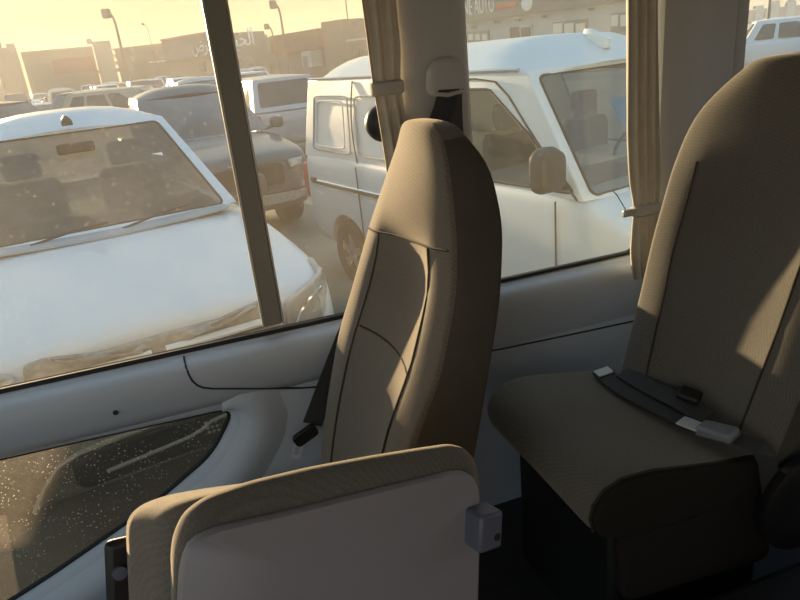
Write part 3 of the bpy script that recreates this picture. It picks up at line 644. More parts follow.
def vehicle(name, label, cat, loc, rz, P, group=None):
    t = thing(name, label, cat, loc, rz, group); paint = P['paint']; hero = P.get('hero', False)
    body = MB().loft(body_loft(P['st'])).go('body', paint, t, local=True, sub=2 if hero else 1)
    wr, ww = P['wheel']; tr = P['track']
    if hero:
        bake(body)
        cut(body, [MB().lathe((sx*(tr-.24), wy, wr+.01), (sx, 0, 0), [(0, 0), (wr+.055, 0), (wr+.055, .6), (0, .6)], 32).go('x', None, None) if False else _cut(t, sx, wy, wr, tr) for wy in P['wy'] for sx in (-1, 1)])
        body.data.shade_smooth(); body.data.set_sharp_from_angle(angle=R_(40))
    c = P['cab']; yb, zb, hb = c['base']; yr, zr, hr = c['roof']; yrr = c['roof_rear']; yrb, hrb = c['rear']; zbr = c.get('zbr', zb)
    cb = c.get('bow', .10); cr = c.get('bowr', .07); rbw = c.get('rbow', .05); crown = c.get('crown', .05); hrr = c.get('hrr', hr)
    def front(u, v): a = Vector((u*hb, yb-cb*(1-u*u), zb)); b = Vector((u*hr, yr-cr*(1-u*u), zr)); p = a.lerp(b, v); return p+Vector((0, -.03*math.sin(math.pi*v)*(1-u*u), .0))
    def rear(u, v): a = Vector((u*hrb, yrb+rbw*(1-u*u), zbr)); b = Vector((u*hrr, yrr+rbw*.8*(1-u*u), zr)); return a.lerp(b, v)+Vector((0, .02*math.sin(math.pi*v)*(1-u*u), 0))
    def side(sg):
        def f(s, v):
            a = Vector((hb+(hrb-hb)*s, yb+(yrb-yb)*s, zb+(zbr-zb)*s)); b = Vector((hr+(hrr-hr)*s, yr+(yrr-yr)*s, zr)); p = a.lerp(b, v)
            p.x += .035*math.sin(math.pi*v)*min(1, math.sin(math.pi*s)*2); p.x *= sg; return p
        return f
    def roof(u, v): a = front(u, 1); b = rear(u, 1); p = a.lerp(b, v); return p+Vector((0, 0, crown*(1-abs(u)**3)*(1-(2*v-1)**c.get('vexp', 4))**.8))
    shell = MB()
    def rect(u0, v0, u1, v1, n=10):
        P_ = [(u0+(u1-u0)*k/n, v0) for k in range(n)]+[(u1, v0+(v1-v0)*k/n) for k in range(n)]+[(u1-(u1-u0)*k/n, v1) for k in range(n)]+[(u0, v1-(v1-v0)*k/n) for k in range(n)]
        return P_
    def face(f, u0, u1, wins, m, nm, inset=.006):
        V, Fc = fill(rect(u0, 0, u1, 1), wins); shell.add([f(u, v) for u, v in V], Fc)
        for wn in wins:
            V, Fc = patch(wn, f, 5); g = mk(nm, V, Fc, m, t, local=True)
            if hero: MB().tube([f(u, v) for u, v in wn], .009, 5, closed=True).go('window_rubber', M['rubber'], g, local=True)
    gw = P.get('wind', M['carglass']); gs = P.get('glass', M['carglass'])
    ru = lambda a, b, c_, d, r=.07, k=4: rrect(a, b, c_, d, r, k)
    fm = P.get('fmargin', (.88, .04, .93)); face(front, -1, 1, [ru(-fm[0], fm[1], fm[0], fm[2], .05)], gw, 'windscreen')
    face(rear, -1, 1, [ru(-.84, .14, .84, .9, .08)] if P.get('rearwin', True) else [], gs, 'rear_window')
    for sg in (-1, 1): face(side(sg), 0, 1, [round_poly(ccw(q), P.get('wr', .05), 4) for q in P['sidewin']], gs, 'side_window')
    n = 10; V = [roof(-1+2*i/n, j/n) for j in range(n+1) for i in range(n+1)]; shell.add(V, [(j*(n+1)+i, j*(n+1)+i+1, (j+1)*(n+1)+i+1, (j+1)*(n+1)+i) for j in range(n) for i in range(n)])
    sh = shell.go('cab_shell', P.get('roofpaint', paint), t, local=True)
    bm = bmesh.new(); bm.from_mesh(sh.data); bmesh.ops.remove_doubles(bm, verts=bm.verts, dist=.004); bmesh.ops.recalc_face_normals(bm, faces=bm.faces); bm.to_mesh(sh.data); bm.free(); sh.data.shade_smooth(); sh.data.set_sharp_from_angle(angle=R_(38 if hero else 30))
    if hero:
        b_ = sh.modifiers.new('bv', 'BEVEL'); b_.width = .03; b_.segments = 3; b_.limit_method = 'ANGLE'; b_.angle_limit = R_(32)
    # wheels
    for wy in P['wy']:
        for sg in (-1, 1):
            wt = MB().lathe((sg*(tr-ww/2), wy, wr), (sg, 0, 0), [(wr*.6, -ww/2), (wr*.95, -ww/2), (wr, -ww/2+.03), (wr, ww/2-.03), (wr*.95, ww/2), (wr*.62, ww/2), (wr*.6, ww/2-.02)], 28).go('wheel', M['tyre'], t, local=True)
            rim = MB().lathe((sg*(tr-ww/2), wy, wr), (sg, 0, 0), [(0, -.02), (wr*.6, -.02), (wr*.62, ww/2-.02), (wr*.55, ww/2-.03), (wr*.2, ww/2-.045), (wr*.16, ww/2-.02), (0, ww/2-.02)], 20)
            if hero:
                for k in range(5):
                    a = 2*math.pi*k/5; rim.box((0, 0, 0), (.03, .07, wr*.52), Matrix.Translation((sg*(tr-.02), wy, wr)) @ Matrix.Rotation(a, 4, 'X') @ Matrix.Translation((0, 0, wr*.34)))
            rim.go('rim', M['rim'], wt, local=True)
    # lamps
    L0 = P['st']; Lr = L0[-1][0]
    yf = lambda x: float(np.interp(abs(x), [s[1]*.93 for s in L0[:6]], [s[0] for s in L0[:6]]))
    def lamp(nm, m, x0, x1, z0, z1, rear_=False, skew=0):
        for sg in (-1, 1):
            o_ = rrect(x0, z0, x1, z1, min(.04, (z1-z0)*.4), 4)
            f = (lambda u, v: Vector((sg*u, Lr+.012-.05*max(0, u-x0)**2, v))) if rear_ else (lambda u, v: Vector((sg*u, yf(u)-.022, v+skew*(u-x0))))
            V, Fc = patch(o_, f, 3); mk(nm, V, Fc, m, t, local=True, solid=.03)
    if 'head' in P: lamp('headlight', M['lampw'], *P['head'])
    if 'tail' in P: lamp('tail_light', M['tail'], *P['tail'], rear_=True)
    if 'mirror' in P:
        my, mz, mw, mh = P['mirror']; hwb = max(s[1] for s in L0)
        for sg in (-1, 1):
            rg = []
            for yy, s in ((my-.10, .55), (my-.085, .85), (my-.03, 1), (my, .98), (my+.004, .9)):
                rg.append([(sg*(hb+.06+mw/2)+x*s, yy, mz+z*s) for x, z in rrect(-mw/2, -mh/2, mw/2, mh/2, min(mw, mh)*.35, 4)])
            mo = MB().loft(rg).tube([(sg*(hb-.02), my+.02, mz-mh*.45), (sg*(hb+.10), my-.03, mz-mh*.3)], .025, 8).go('mirror', P.get('mirmat', paint), t, local=True)
            MB().loft([[(sg*(hb+.06+mw/2)+x*s, my+.006, mz+z*s) for x, z in rrect(-mw/2, -mh/2, mw/2, mh/2, min(mw, mh)*.35, 4)] for s in (.86, .5, .05)]).go('mirror_glass', M['carglass'], mo, local=True)
    return t, dict(front=front, rear=rear, side=side, roof=roof, yf=yf)
def _cut(t, sx, wy, wr, tr):
    o = MB().lathe((sx*(tr-.30), wy, wr), (sx, 0, 0), [(0, 0), (wr+.06, 0), (wr+.06, .6), (0, .6)], 32).go('x', None, None)
    o.parent = t; return o

PICK_ST = [(0.0, .64, .46, .88, .97), (.03, .78, .40, .98, 1.035), (.12, .87, .34, 1.03, 1.075), (.5, .905, .30, 1.07, 1.125), (1.05, .92, .28, 1.12, 1.185), (1.52, .925, .28, 1.145, 1.215), (1.72, .925, .28, 1.14, 1.17), (2.6, .925, .28, 1.14, 1.16), (3.7, .925, .30, 1.12, 1.13), (3.8, .925, .36, 1.12, 1.12), (5.05, .92, .42, 1.12, 1.12), (5.15, .88, .5, 1.10, 1.10)]
PICK_ST = [(a, b*1.04, c, d, e) for a, b, c, d, e in PICK_ST]
PICK = dict(hero=True, paint=M['white'], st=PICK_ST, wheel=(.38, .25), track=.90, wy=(.92, 4.0),
            cab=dict(base=(1.50, 1.20, .84), roof=(2.60, 1.75, .68), roof_rear=3.7, rear=(3.85, .82), bow=.16, bowr=.10, crown=.12, zbr=1.12),
            sidewin=[[(.17, .1), (.50, .1), (.50, .86), (.27, .86)], [(.56, .1), (.90, .1), (.88, .86), (.56, .86)]], wind=M['wind'], glass=M['wind'],
            tail=(.74, .90, .72, 1.06), mirror=(1.60, 1.27, .19, .17), mirmat=M['interior'], fmargin=(.90, .02, .95))
PX, PY, PRZ = -.24, 2.86, R_(11)
pk, pf = vehicle('pickup_truck', 'dusty white double-cab pickup nose-on to the left bus window, bonnet filling it', 'pickup truck', (PX, PY, 0), PRZ, PICK)
yf = pf['yf']
def front_patch(name, outline, m, parent, lift=.03, solid=.03, rings=4):
    V, Fc = patch(outline, lambda u, v: Vector((u, yf(u)-lift, v)), rings); return mk(name, V, Fc, m, parent, local=True, solid=solid, soff=-1 if solid else 0)
gr = front_patch('grille', round_poly(ccw([(-.52, .72), (.52, .72), (.55, .92), (.545, 1.015), (.44, 1.025), (.38, .985), (0, .99), (-.38, .985), (-.44, 1.025), (-.545, 1.015), (-.55, .92)]), .03, 4), M['grille'], pk, .035)
for z, hw_ in ((.83, .52), (.76, .50)):
    MB().tube([(x, yf(x)-.05, z) for x in np.linspace(-hw_, hw_, 17)], .016, 8, flat=.6).go('chrome_bar', M['chrome'], gr, local=True)
for a_, b_ in ((-.43, -.06), (.0, .46)): MB().tube([(x, yf(x)-.055, .93) for x in np.linspace(a_, b_, 9)], .020, 8, flat=.7).go('white_strip', M['white2'], gr, local=True)
for k in range(5): MB().tube([(x, yf(x)-.045, .72+.045*k) for x in np.linspace(-.52, .52, 15)], .006, 6).go('slat', M['black'], gr, local=True)
for sg in (-1, 1):
    o_ = round_poly(ccw([(sg*.57, .82), (sg*.575, .98), (sg*.70, 1.03), (sg*.845, 1.06), (sg*.878, 1.03), (sg*.86, .92), (sg*.76, .82)]), .03, 4)
    hl = front_patch('headlight', o_, M['lampin'], pk, .018, .02)
    V, Fc = patch(o_, lambda u, v: Vector((u, yf(u)-.034, v)), 4); mk('lens', V, Fc, glass('headlight_lens', (.92, .94, .94), .05, gloss=.08) if sg == -1 else bpy.data.materials['headlight_lens'], hl, local=True)
    MB().lathe((sg*.73, yf(.73)-.012, .93), (0, -1, .0), [(0, .0), (.045, .0), (.05, .012), (.03, .006), (0, .004)], 20).go('projector', M['lampw'], hl, local=True)
    MB().tube([(sg*x, yf(x)-.03, z) for x, z in ((.60, .84), (.64, .91), (.70, .96), (.78, .99), (.85, 1.01))], .010, 6).go('light_strip', M['chrome'], hl, local=True)
    fl = front_patch('fog_lamp_bezel', ccw(rrect(*( (.52, .50, .74, .60) if sg > 0 else (-.74, .50, -.52, .60)), .03, 4)), M['grille'], pk, .075)
bmp = []
for x in np.linspace(-.88, .88, 25):
    y0 = yf(min(abs(x), .85)*.97)-.05
    bmp.append([(x, y0+.04, .70), (x, y0-.035, .69), (x, y0-.05, .66), (x, y0-.05, .56), (x, y0-.02, .50), (x, y0-.01, .42), (x, y0+.05, .36), (x, y0+.12, .36), (x, y0+.12, .70)])
bp_ = MB().loft(bmp).go('bumper', M['grille'], pk, local=True, angle=50)
MB().tube([(x, yf(min(abs(x), .85)*.97)-.085, .695) for x in np.linspace(-.86, .86, 25)], .018, 8, flat=.6).go('bumper_lip', M['white2'], bp_, local=True)
front_patch('bumper_intake', ccw(rrect(-.48, .44, .48, .60, .05, 5)), M['black'], pk, .115, .02)
MB().tube([(x, yf(x)-.10, z) for x, z in ((-.66, .40), (-.60, .50), (-.53, .575), (-.44, .605), (-.3, .615), (0, .63), (.3, .645), (.54, .655))], .014, 8).go('intake_trim', M['alu'], pk, local=True)
MB().tube([(x, yf(x)-.12, z) for x, z in ((-.36, .49), (-.2, .50), (0, .515), (.06, .53), (.11, .555), (.2, .565), (.5, .575))], .009, 8).go('intake_trim', M['alu'], pk, local=True)
front_patch('tow_hole', ccw(rrect(.14, .60, .21, .635, .01, 3)), M['black'], pk, .145, .01)
MB().loft([[(x, 1.36-.15*(1-(x/.78)**2)+dy, z) for dy, z in ((0, 1.196), (.0, 1.208), (.16, 1.212), (.16, 1.19))] for x in np.linspace(-.74, .74, 15)]).go('cowl', M['cowl'], pk, local=True)
for sx, a in ((-.5, 0), (.1, 0)):
    MB().tube([pf['front'](sx, .0)+Vector((0, -.02, .01)), pf['front'](sx+.28, .05)+Vector((0, -.02, .012)), pf['front'](sx+.52, .07)+Vector((0, -.02, .012))], .008, 6).go('wiper', M['black'], pk, local=True)
an = MB().loft([[(-.0+x*s, 2.42+y*s+dy, 1.80+dz) for x, y in rrect(-.035, -.05, .035, .05, .02, 3)] for s, dy, dz in ((1, 0, -.02), (1, 0, .01), (.7, .01, .03), (.3, .03, .045))]).go('roof_antenna', M['black'], pk, local=True)
mk('dashboard', *(lambda m: (m.V, m.F))(MB().loft([[(x, y, z) for y, z in ((1.45, 1.19), (1.75, 1.23), (1.95, 1.22), (2.02, 1.16), (1.5, 1.14))] for x in np.linspace(-.72, .72, 9)])), M['interior'], pk, local=True)
for sx in (-.36, .36):
    s_ = MB().loft([[(sx+x*k, y, z) for x, y in rrect(-.24, 2.55, .24, 2.68, .05, 3)] for z, k in ((1.12, 1), (1.38, .95), (1.42, .8))]).go('front_seat', M['interior'], pk, local=True)
    MB().loft([[(sx+x*k, y, z) for x, y in rrect(-.13, 2.58, .13, 2.67, .04, 3)] for z, k in ((1.44, .9), (1.5, 1), (1.58, 1), (1.61, .8))]).go('headrest', M['interior'], s_, local=True)
MB().tube([(-.36+.18*math.cos(a), 2.08-.05*math.sin(a), 1.25+.16*math.sin(a)) for a in np.linspace(0, 2*math.pi, 20)[:-1]], .014, 6, closed=True).go('steering_wheel', M['black'], pk, local=True)
MB().box((0, 2.20, 1.64), (.24, .03, .07)).go('rear_view_mirror', M['black'], pk, local=True, bevel=.015)
MB().box((0, 0, 0), (.13, .10, .004), Matrix.Translation((.60, 1.80, 1.255)) @ Matrix.Rotation(.35, 4, 'Z') @ Matrix.Rotation(-.5, 4, 'X')).go('dashboard_paper', M['paper'], pk, local=True, smooth=False)
MB().box((0, 0, 0), (.07, .004, .10), Matrix.Translation(pf['front'](.66, .55)+Vector((0, .03, 0))) @ Matrix.Rotation(-.9, 4, 'X')).go('window_sticker', M['paper'], pk, local=True, smooth=False)

# white van, to the right of the pickup
VAN_ST = [(0.0, .55, .42, .72, .80), (.04, .70, .36, .88, .95), (.14, .80, .30, .98, 1.05), (.4, .84, .27, 1.10, 1.17), (.62, .85, .26, 1.17, 1.21), (.9, .85, .26, 1.20, 1.22), (2.5, .85, .26, 1.20, 1.22), (4.05, .85, .28, 1.20, 1.22), (4.17, .84, .32, 1.20, 1.22), (4.20, .80, .38, 1.18, 1.20)]
VAN = dict(hero=True, wr=.022, paint=M['white2'], st=VAN_ST, wheel=(.31, .19), track=.83, wy=(.62, 3.42),
           cab=dict(base=(.62, 1.17, .80), roof=(1.14, 1.86, .71), roof_rear=4.08, rear=(4.19, .81), bow=.12, bowr=.10, crown=.185, vexp=10, zbr=1.17, hrr=.72, rbow=.02),
           sidewin=[[(.012, .05), (.40, .05), (.40, .86), (.125, .86), (.06, .50)]], wind=M['vanwind'], glass=M['vanglass'], head=(.52, .80, .78, .94), tail=(.70, .84, .75, 1.1), mirror=(.76, 1.36, .21, .25), mirmat=M['mirrorcase'], fmargin=(.92, .03, .95))
VRZ = R_(14)
vr = np.array([1.135, 6.50]); vax = np.array([-math.sin(VRZ), math.cos(VRZ)]); vside = np.array([math.cos(VRZ), math.sin(VRZ)])
vfront = vr - vax*4.2 + vside*.84
vn, vf = vehicle('panel_van', 'white panel van parked beside the pickup, blank side and sliding door rail facing the bus', 'van', (vfront[0], vfront[1], 0), VRZ, VAN)
sd = vf['side'](-1)
def lower_x(y): return -float(np.interp(y, [s[0] for s in VAN_ST], [s[1] for s in VAN_ST]))
MB().tube([(-.715+.0, y, 1.868) for y in np.linspace(1.2, 4.05, 12)], .012, 6).go('drip_rail', M['cowl'], vn, local=True)
MB().tube([(lower_x(y)-.004, y, .955) for y in np.linspace(2.45, 4.0, 8)], .014, 6, flat=.7).go('door_rail', M['chrome'], vn, local=True)
MB().tube([(lower_x(y)-.004, y, .93) for y in np.linspace(2.45, 4.0, 8)], .010, 6).go('rail_slot', M['seam'], vn, local=True)
MB().box((lower_x(3.9)-.006, 3.97, .955), (.03, .10, .045)).go('rail_stop', M['black'], vn, local=True, bevel=.008)
def panel_line(pts, r=.006): MB().tube(pts, r, 6).go('panel_gap', M['seam'], vn, local=True)
for q in ([(.73, .10), (.945, .10), (.945, .80), (.73, .80)], [(.755, .16), (.925, .16), (.925, .74), (.755, .74)], [(.44, .10), (.69, .10), (.69, .80), (.44, .80)]):
    P_ = round_poly(ccw(q), .045, 5); MB().tube([sd(s, v)+Vector((-.001, 0, 0)) for s, v in P_], .008, 6, closed=True).go('pressed_panel', M['white2'] if q[0][0] in (.755,) else M['cowl'], vn, local=True)
panel_line([sd(.425, v)+Vector((-.003, 0, 0)) for v in np.linspace(.0, .97, 8)]); panel_line([(lower_x(2.1)-.003, 2.1, z) for z in np.linspace(.4, 1.15, 6)])
panel_line([sd(.705, v)+Vector((-.003, 0, 0)) for v in np.linspace(.0, .97, 8)]); panel_line([(lower_x(3.1)-.003, 3.1, z) for z in np.linspace(.4, 1.15, 6)])
panel_line([sd(s, v)+Vector((-.004, 0, 0)) for s, v in ((.012, .0), (.03, .2), (.055, .55), (.075, .80), (.10, .92), (.16, .95), (.42, .95))], .007)
panel_line([(lower_x(.78)-.004, .78, z) for z in np.linspace(.55, 1.16, 6)])
an2 = MB().loft([[(x*sx_, 1.24+(y*s+dy), 1.98+dz) for x, y in rrect(-.03, -.105, .03, .105, .025, 3)] for sx_, s, dy, dz in ((1, 1, 0, -.05), (1, 1, 0, .0), (.8, .8, .017, .02), (.5, .42, .055, .06), (.3, .28, .07, .075))]).go('roof_antenna', M['white2'], vn, local=True)
for sx in (-.38, .38):
    s_ = MB().loft([[(sx+x*k, y, z) for x, y in rrect(-.23, 1.62, .23, 1.74, .05, 3)] for z, k in ((1.15, 1), (1.40, .95), (1.44, .8))]).go('front_seat', M['interior'], vn, local=True)
    MB().loft([[(sx+x*k, y, z) for x, y in rrect(-.12, 1.64, .12, 1.73, .04, 3)] for z, k in ((1.46, .9), (1.52, 1), (1.60, 1), (1.63, .8))]).go('headrest', M['interior'], s_, local=True)
mk('dashboard', *(lambda m: (m.V, m.F))(MB().loft([[(x, y, z) for y, z in ((.75, 1.22), (.95, 1.25), (1.1, 1.23), (1.12, 1.2), (.75, 1.2))] for x in np.linspace(-.72, .72, 9)])), M['interior'], vn, local=True)
MB().tube([(.36+.17*math.cos(a), 1.22-.08*math.sin(a), 1.28+.14*math.sin(a)) for a in np.linspace(0, 2*math.pi, 20)[:-1]], .013, 6, closed=True).go('steering_wheel', M['black'], vn, local=True)
V, Fc = patch(rrect(-.40, .42, -.16, .70, .02, 3), lambda u, v: vf['front'](u, v)+Vector((0, .02, 0)), 2); mk('window_sticker', V, Fc, mat('pale_blue_sticker', lin(150, 196, 224), .6), vn, local=True)

# dark grey pickup behind, between the two
DK = dict(PICK); DK.update(paint=M['grey'], wind=M['carglass'], glass=M['carglass'], hero=False, mirmat=M['grey'])
dk, df = vehicle('pickup_truck', 'dark grey pickup parked nose-on behind the white pickup, left of the van', 'pickup truck', (.62, 7.9, 0), R_(8), DK)
yf = df['yf']
for sg in (-1, 1): front_patch('headlight', ccw(rrect(*((.60, .84, .84, .95) if sg > 0 else (-.84, .84, -.60, .95)), .04, 4)), M['lampin'], dk, .02)
front_patch('grille', ccw(rrect(-.52, .68, .52, .93, .05, 4)), M['black'], dk, .03)
front_patch('bumper_bar', ccw(rrect(-.80, .46, .80, .58, .05, 4)), M['grille'], dk, .05)
front_patch('bonnet_letters', ccw(rrect(-.14, .955, .14, .975, .006, 2)), M['alu'], dk, .02, .01)

# silver estate seen from behind
SUV_ST = [(0, .55, .45, .75, .85), (.06, .74, .38, .90, .98), (.2, .84, .32, .97, 1.04), (.6, .90, .30, 1.03, 1.09), (1.1, .915, .28, 1.08, 1.12), (1.4, .92, .28, 1.10, 1.12), (3.0, .92, .28, 1.10, 1.12), (4.45, .92, .34, 1.10, 1.12), (4.58, .90, .40, 1.08, 1.10), (4.62, .84, .48, 1.02, 1.05)]
SUV = dict(paint=M['silver'], st=SUV_ST, wheel=(.36, .24), track=.89, wy=(.85, 3.65), cab=dict(base=(1.25, 1.10, .80), roof=(2.0, 1.74, .64), roof_rear=4.2, rear=(4.56, .80), bow=.14, bowr=.1, crown=.05),
           sidewin=[[(.12, .08), (.42, .08), (.42, .84), (.26, .84)], [(.46, .08), (.70, .08), (.70, .84), (.46, .84)], [(.74, .08), (.92, .08), (.90, .84), (.74, .84)]], head=(.58, .84, .80, .92), tail=(.70, .87, .72, 1.05), mirror=(1.5, 1.18, .2, .15))
sv, _ = vehicle('estate_car', 'silver estate car showing its rear window and red tail lamp, beyond the dark grey pickup', 'car', (*(atdist(283, 14.4)[:2]+np.array([-.55, 4.6])), 0), R_(188)-math.pi*2, SUV)
sv.location = (2.42-math.sin(R_(8))*4.62, 14.2+math.cos(R_(8))*4.62, 0); sv.rotation_euler.z = R_(188)
SEDAN_ST = [(0, .50, .40, .62, .68), (.06, .70, .32, .72, .78), (.25, .82, .27, .80, .86), (.8, .88, .24, .88, .94), (1.2, .89, .23, .92, .97), (2.4, .89, .23, .94, .97), (3.6, .88, .26, .95, 1.0), (4.4, .84, .34, .93, .98), (4.55, .78, .42, .86, .90)]
SEDAN = dict(paint=M['beige'], st=SEDAN_ST, wheel=(.32, .21), track=.86, wy=(.85, 3.5), cab=dict(base=(1.2, .94, .76), roof=(1.95, 1.42, .58), roof_rear=3.1, rear=(3.85, .74), bow=.14, bowr=.08, crown=.04),
             sidewin=[[(.12, .1), (.45, .1), (.45, .84), (.30, .84)], [(.49, .1), (.80, .1), (.72, .84), (.49, .84)]], head=(.52, .80, .60, .72), tail=(.56, .80, .74, .86), mirror=(1.45, 1.0, .18, .13))
# white SUV seen side-on through the rear window
p_ = atdist(784, 27)
SW = dict(SUV); SW.update(paint=M['white'])
sw, _ = vehicle('suv', 'white SUV seen side-on through the rear window above the right seat', 'car', (0, 0, 0), 0, SW)
sd_ = np.array([math.sin(R_(130)), math.cos(R_(130))])     # its nose points to the right of the photograph
sw.rotation_euler.z = math.atan2(sd_[0], -sd_[1]); sw.location = (p_[0]+sd_[0]*4.2, p_[1]+sd_[1]*4.2, 0)

# ------------------------------------------------------------------ parked cars further off
PROTO = {}
def proto(kind, paint):
    k = (kind, paint)
    if k not in PROTO:
        P = dict({'suv': SUV, 'sedan': SEDAN, 'pickup': DK}[kind]); P['paint'] = M[paint]; P['mirmat'] = M[paint]
        PROTO[k] = [vehicle({'suv': 'suv', 'sedan': 'sedan', 'pickup': 'pickup_truck'}[kind], 'x', 'car', (0, 0, 0), 0, P)[0], False]
    return PROTO[k]
SPOTS = [(float(o.location.x)-d*math.sin(o.rotation_euler.z)*1, float(o.location.y)+d*math.cos(o.rotation_euler.z)) for o in (pk, vn, dk, sv, sw) for d in (1.2, 3.4)]
def park(kind, paint, px, D, rz, label, group=None, shift=(0, 0)):
    p = atdist(px, D); q_ = [(p[0]-d*math.sin(R_(rz)), p[1]+d*math.cos(R_(rz))) for d in (-1.4, 0, 1.4)]
    if group and any(math.hypot(a[0]-b[0], a[1]-b[1]) < 2.45 for a in q_ for b in SPOTS): return None
    SPOTS.extend(q_); pr = proto(kind, paint); rz = R_(rz); loc = (p[0]+math.sin(rz)*2.2+shift[0], p[1]-math.cos(rz)*2.2+shift[1], 0)
    if not pr[1]:
        o = pr[0]; pr[1] = True; o.location = loc; o.rotation_euler.z = rz; o['label'] = label
        if group: o['group'] = group
        return o
    o = dup(pr[0], loc, rz, label)
    if group: o['group'] = group
    elif 'group' in o: del o['group']
    return o
park('suv', 'darkcar', 20, 20.5, 40, 'charcoal SUV roof just above the left end of the white pickup roof')
park('suv', 'grey', 98, 27, -20, 'dark grey SUV behind the white pickup roof, between the charcoal SUV and the beige one')
park('suv', 'beige', 158, 24, 68, 'champagne SUV seen side-on above the dark grey pickup roof')
park('sedan', 'white2', 60, 30, 20, 'low white sedan behind the charcoal SUV, in the hazy car rows')
park('suv', 'white2', 275, 30, 8, 'white SUV roof beyond the silver estate, under the grey warehouse')
park('pickup', 'silver', 225, 21, 4, 'silver pickup beyond the dark grey pickup, crossed by the sash bar')
kinds = [('sedan', 'beige'), ('suv', 'silver'), ('sedan', 'darkcar'), ('suv', 'white2'), ('sedan', 'white2'), ('suv', 'darkcar'), ('pickup', 'silver'), ('sedan', 'bluecar'), ('suv', 'beige')]
GL = {'suv': 'SUV', 'sedan': 'sedan', 'pickup': 'pickup'}
CN = {'beige': 'champagne', 'silver': 'silver', 'darkcar': 'charcoal', 'white2': 'white', 'bluecar': 'slate blue'}
q = 0
for D, x0, x1 in ((33, -10, 300), (39.5, 0, 305), (46, -5, 300), (52.5, 5, 300), (59, 0, 298), (66, 10, 262), (80, 60, 190)):
    for px in np.arange(x0, x1, 2.95/D*696):
        k, pt = kinds[(q*4+int(D)) % len(kinds)]; q += 1
        park(k, pt, px+random.uniform(-2, 2), D+random.uniform(-.3, .3), random.choice((6, 186, 8, 188, 7)), f'far-off {CN[pt]} {GL[k]} in the hazy rows of parked cars before the buildings', 'parked cars in the far rows')
for i, (px, kk, pt) in enumerate(((742, 'suv', 'white2'), (764, 'sedan', 'darkcar'), (784, 'suv', 'silver'), (806, 'sedan', 'white2'))):
    park(kk, pt, px, 62+i*2, 100, f'tiny {CN[pt]} {GL[kk]} beyond the side-on white SUV in the rear window', 'cars far beyond the rear window')

# ------------------------------------------------------------------ buildings
B = {}
for n, c in dict(cream=(158, 146, 124), tan=(142, 126, 104), red=(132, 74, 56), grey=(150, 152, 148), greyd=(120, 122, 120), brown=(116, 92, 76), pink=(192, 136, 124), pale=(178, 182, 178), win=(70, 76, 76), winl=(222, 216, 196), fascia=(112, 112, 106), sign=(116, 116, 112), lett=(228, 228, 222), redlogo=(196, 66, 52)).items():
    B[n] = mat('building_'+n, lin(*c), .85 if n not in ('win',) else .2, var=.04, scale=.4)
class Facade:
    def __init__(s, name, label, A, Bp, depth=4):
        s.A = np.array(A[:2]); s.B = np.array(Bp[:2]); d = s.B-s.A; s.len = np.linalg.norm(d); s.t = d/s.len; s.n = np.array([s.t[1], -s.t[0]])   # towards the camera
        s.depth = depth; s.root = thing(name, label, 'building', (*((s.A+s.B)/2), 0))
    def hit(s, px, py):
        r = ray(px, py); k = ((s.A-EYE[:2])@s.n)/(r[:2]@s.n); P = EYE+r*k; return (P[:2]-s.A)@s.t, P[2]
    def box(s, nm, a0, a1, z0, z1, m, d0, d1, parent=None, bevel=0):
        V = []
        for z in (z0, z1):
            for a, d in ((a0, d0), (a1, d0), (a1, d1), (a0, d1)): p = s.A+s.t*a+s.n*d; V.append((p[0], p[1], z))
        return mk(nm, V, [(0, 1, 2, 3), (4, 5, 6, 7), (0, 1, 5, 4), (1, 2, 6, 5), (2, 3, 7, 6), (3, 0, 4, 7)], m, parent or s.root, smooth=False, bevel=bevel)
    def wall(s, ztop, m, a0=0, a1=None): return s.box('wall', a0, s.len if a1 is None else a1, 0, ztop, m, -s.depth, 0)
    def pan(s, nm, px0, px1, py0, py1, m, proud=.12, parent=None, zc=None):
        pc = (px0+px1)/2; a0, _ = s.hit(px0, (py0+py1)/2); a1, _ = s.hit(px1, (py0+py1)/2); _, z1 = s.hit(pc, py0); _, z0 = s.hit(pc, py1)
        return s.box(nm, a0, a1, max(z0, .05), z1, m, .0, proud, parent)
    def mtx(s, a, z, d=.2):
        p = s.A+s.t*a+s.n*d; return Matrix(((s.t[0], 0, s.n[0], p[0]), (s.t[1], 0, s.n[1], p[1]), (0, 1, 0, z), (0, 0, 0, 1)))
def put_text(f, nm, body, m, a, z, size, parent, d=.2, width=None):
    o = text(nm, body, m, Matrix.Identity(4), size, None, .03); o.parent = parent
    if width:
        xs = [v.co.x for v in o.data.vertices]; o.data.transform(Matrix.Diagonal((width/(max(xs)-min(xs)), 1, 1, 1)))
    o.data.transform(f.mtx(a, z, d))
    off = Vector((0, 0, 0)); p = parent
    while p: off += p.location; p = p.parent
    o.location = -off; return o
zat = lambda px, py, D: float(EYE[2]+ray(px, py)[2]/np.linalg.norm(ray(px, py)[:2])*D)
f = Facade('low_building', 'long low hazy block at the far left edge under the bright sky', atdist(-60, 120), atdist(24, 118)); f.wall(zat(10, 70, 118), B['tan'])
for k in range(6): f.pan('window', -40+k*10, -35+k*10, 76, 81, B['win'])
f = Facade('apartment_building', 'cream flat-roofed block standing behind the leftmost lamp post', atdist(22, 104), atdist(52, 104)); f.wall(zat(36, 45, 104), B['cream'])
f.box('roof_tank', f.len*.7, f.len*.98, zat(36, 45, 104), zat(36, 41, 104), B['tan'], -5, -1)
for r in range(3):
    for k in range(4): f.pan('window', 27+k*6.5, 30+k*6.5, 52+r*10-k*.6, 57+r*10-k*.6, B['greyd'])
f = Facade('car_park_building', 'long tan building with a brick-red upper front, left of the tallest lamp post', atdist(55, 99), atdist(125, 99)); f.wall(zat(90, 48, 100), B['tan'])
f.pan('red_cladding', 53, 94, 58, 73, B['red'], .3)
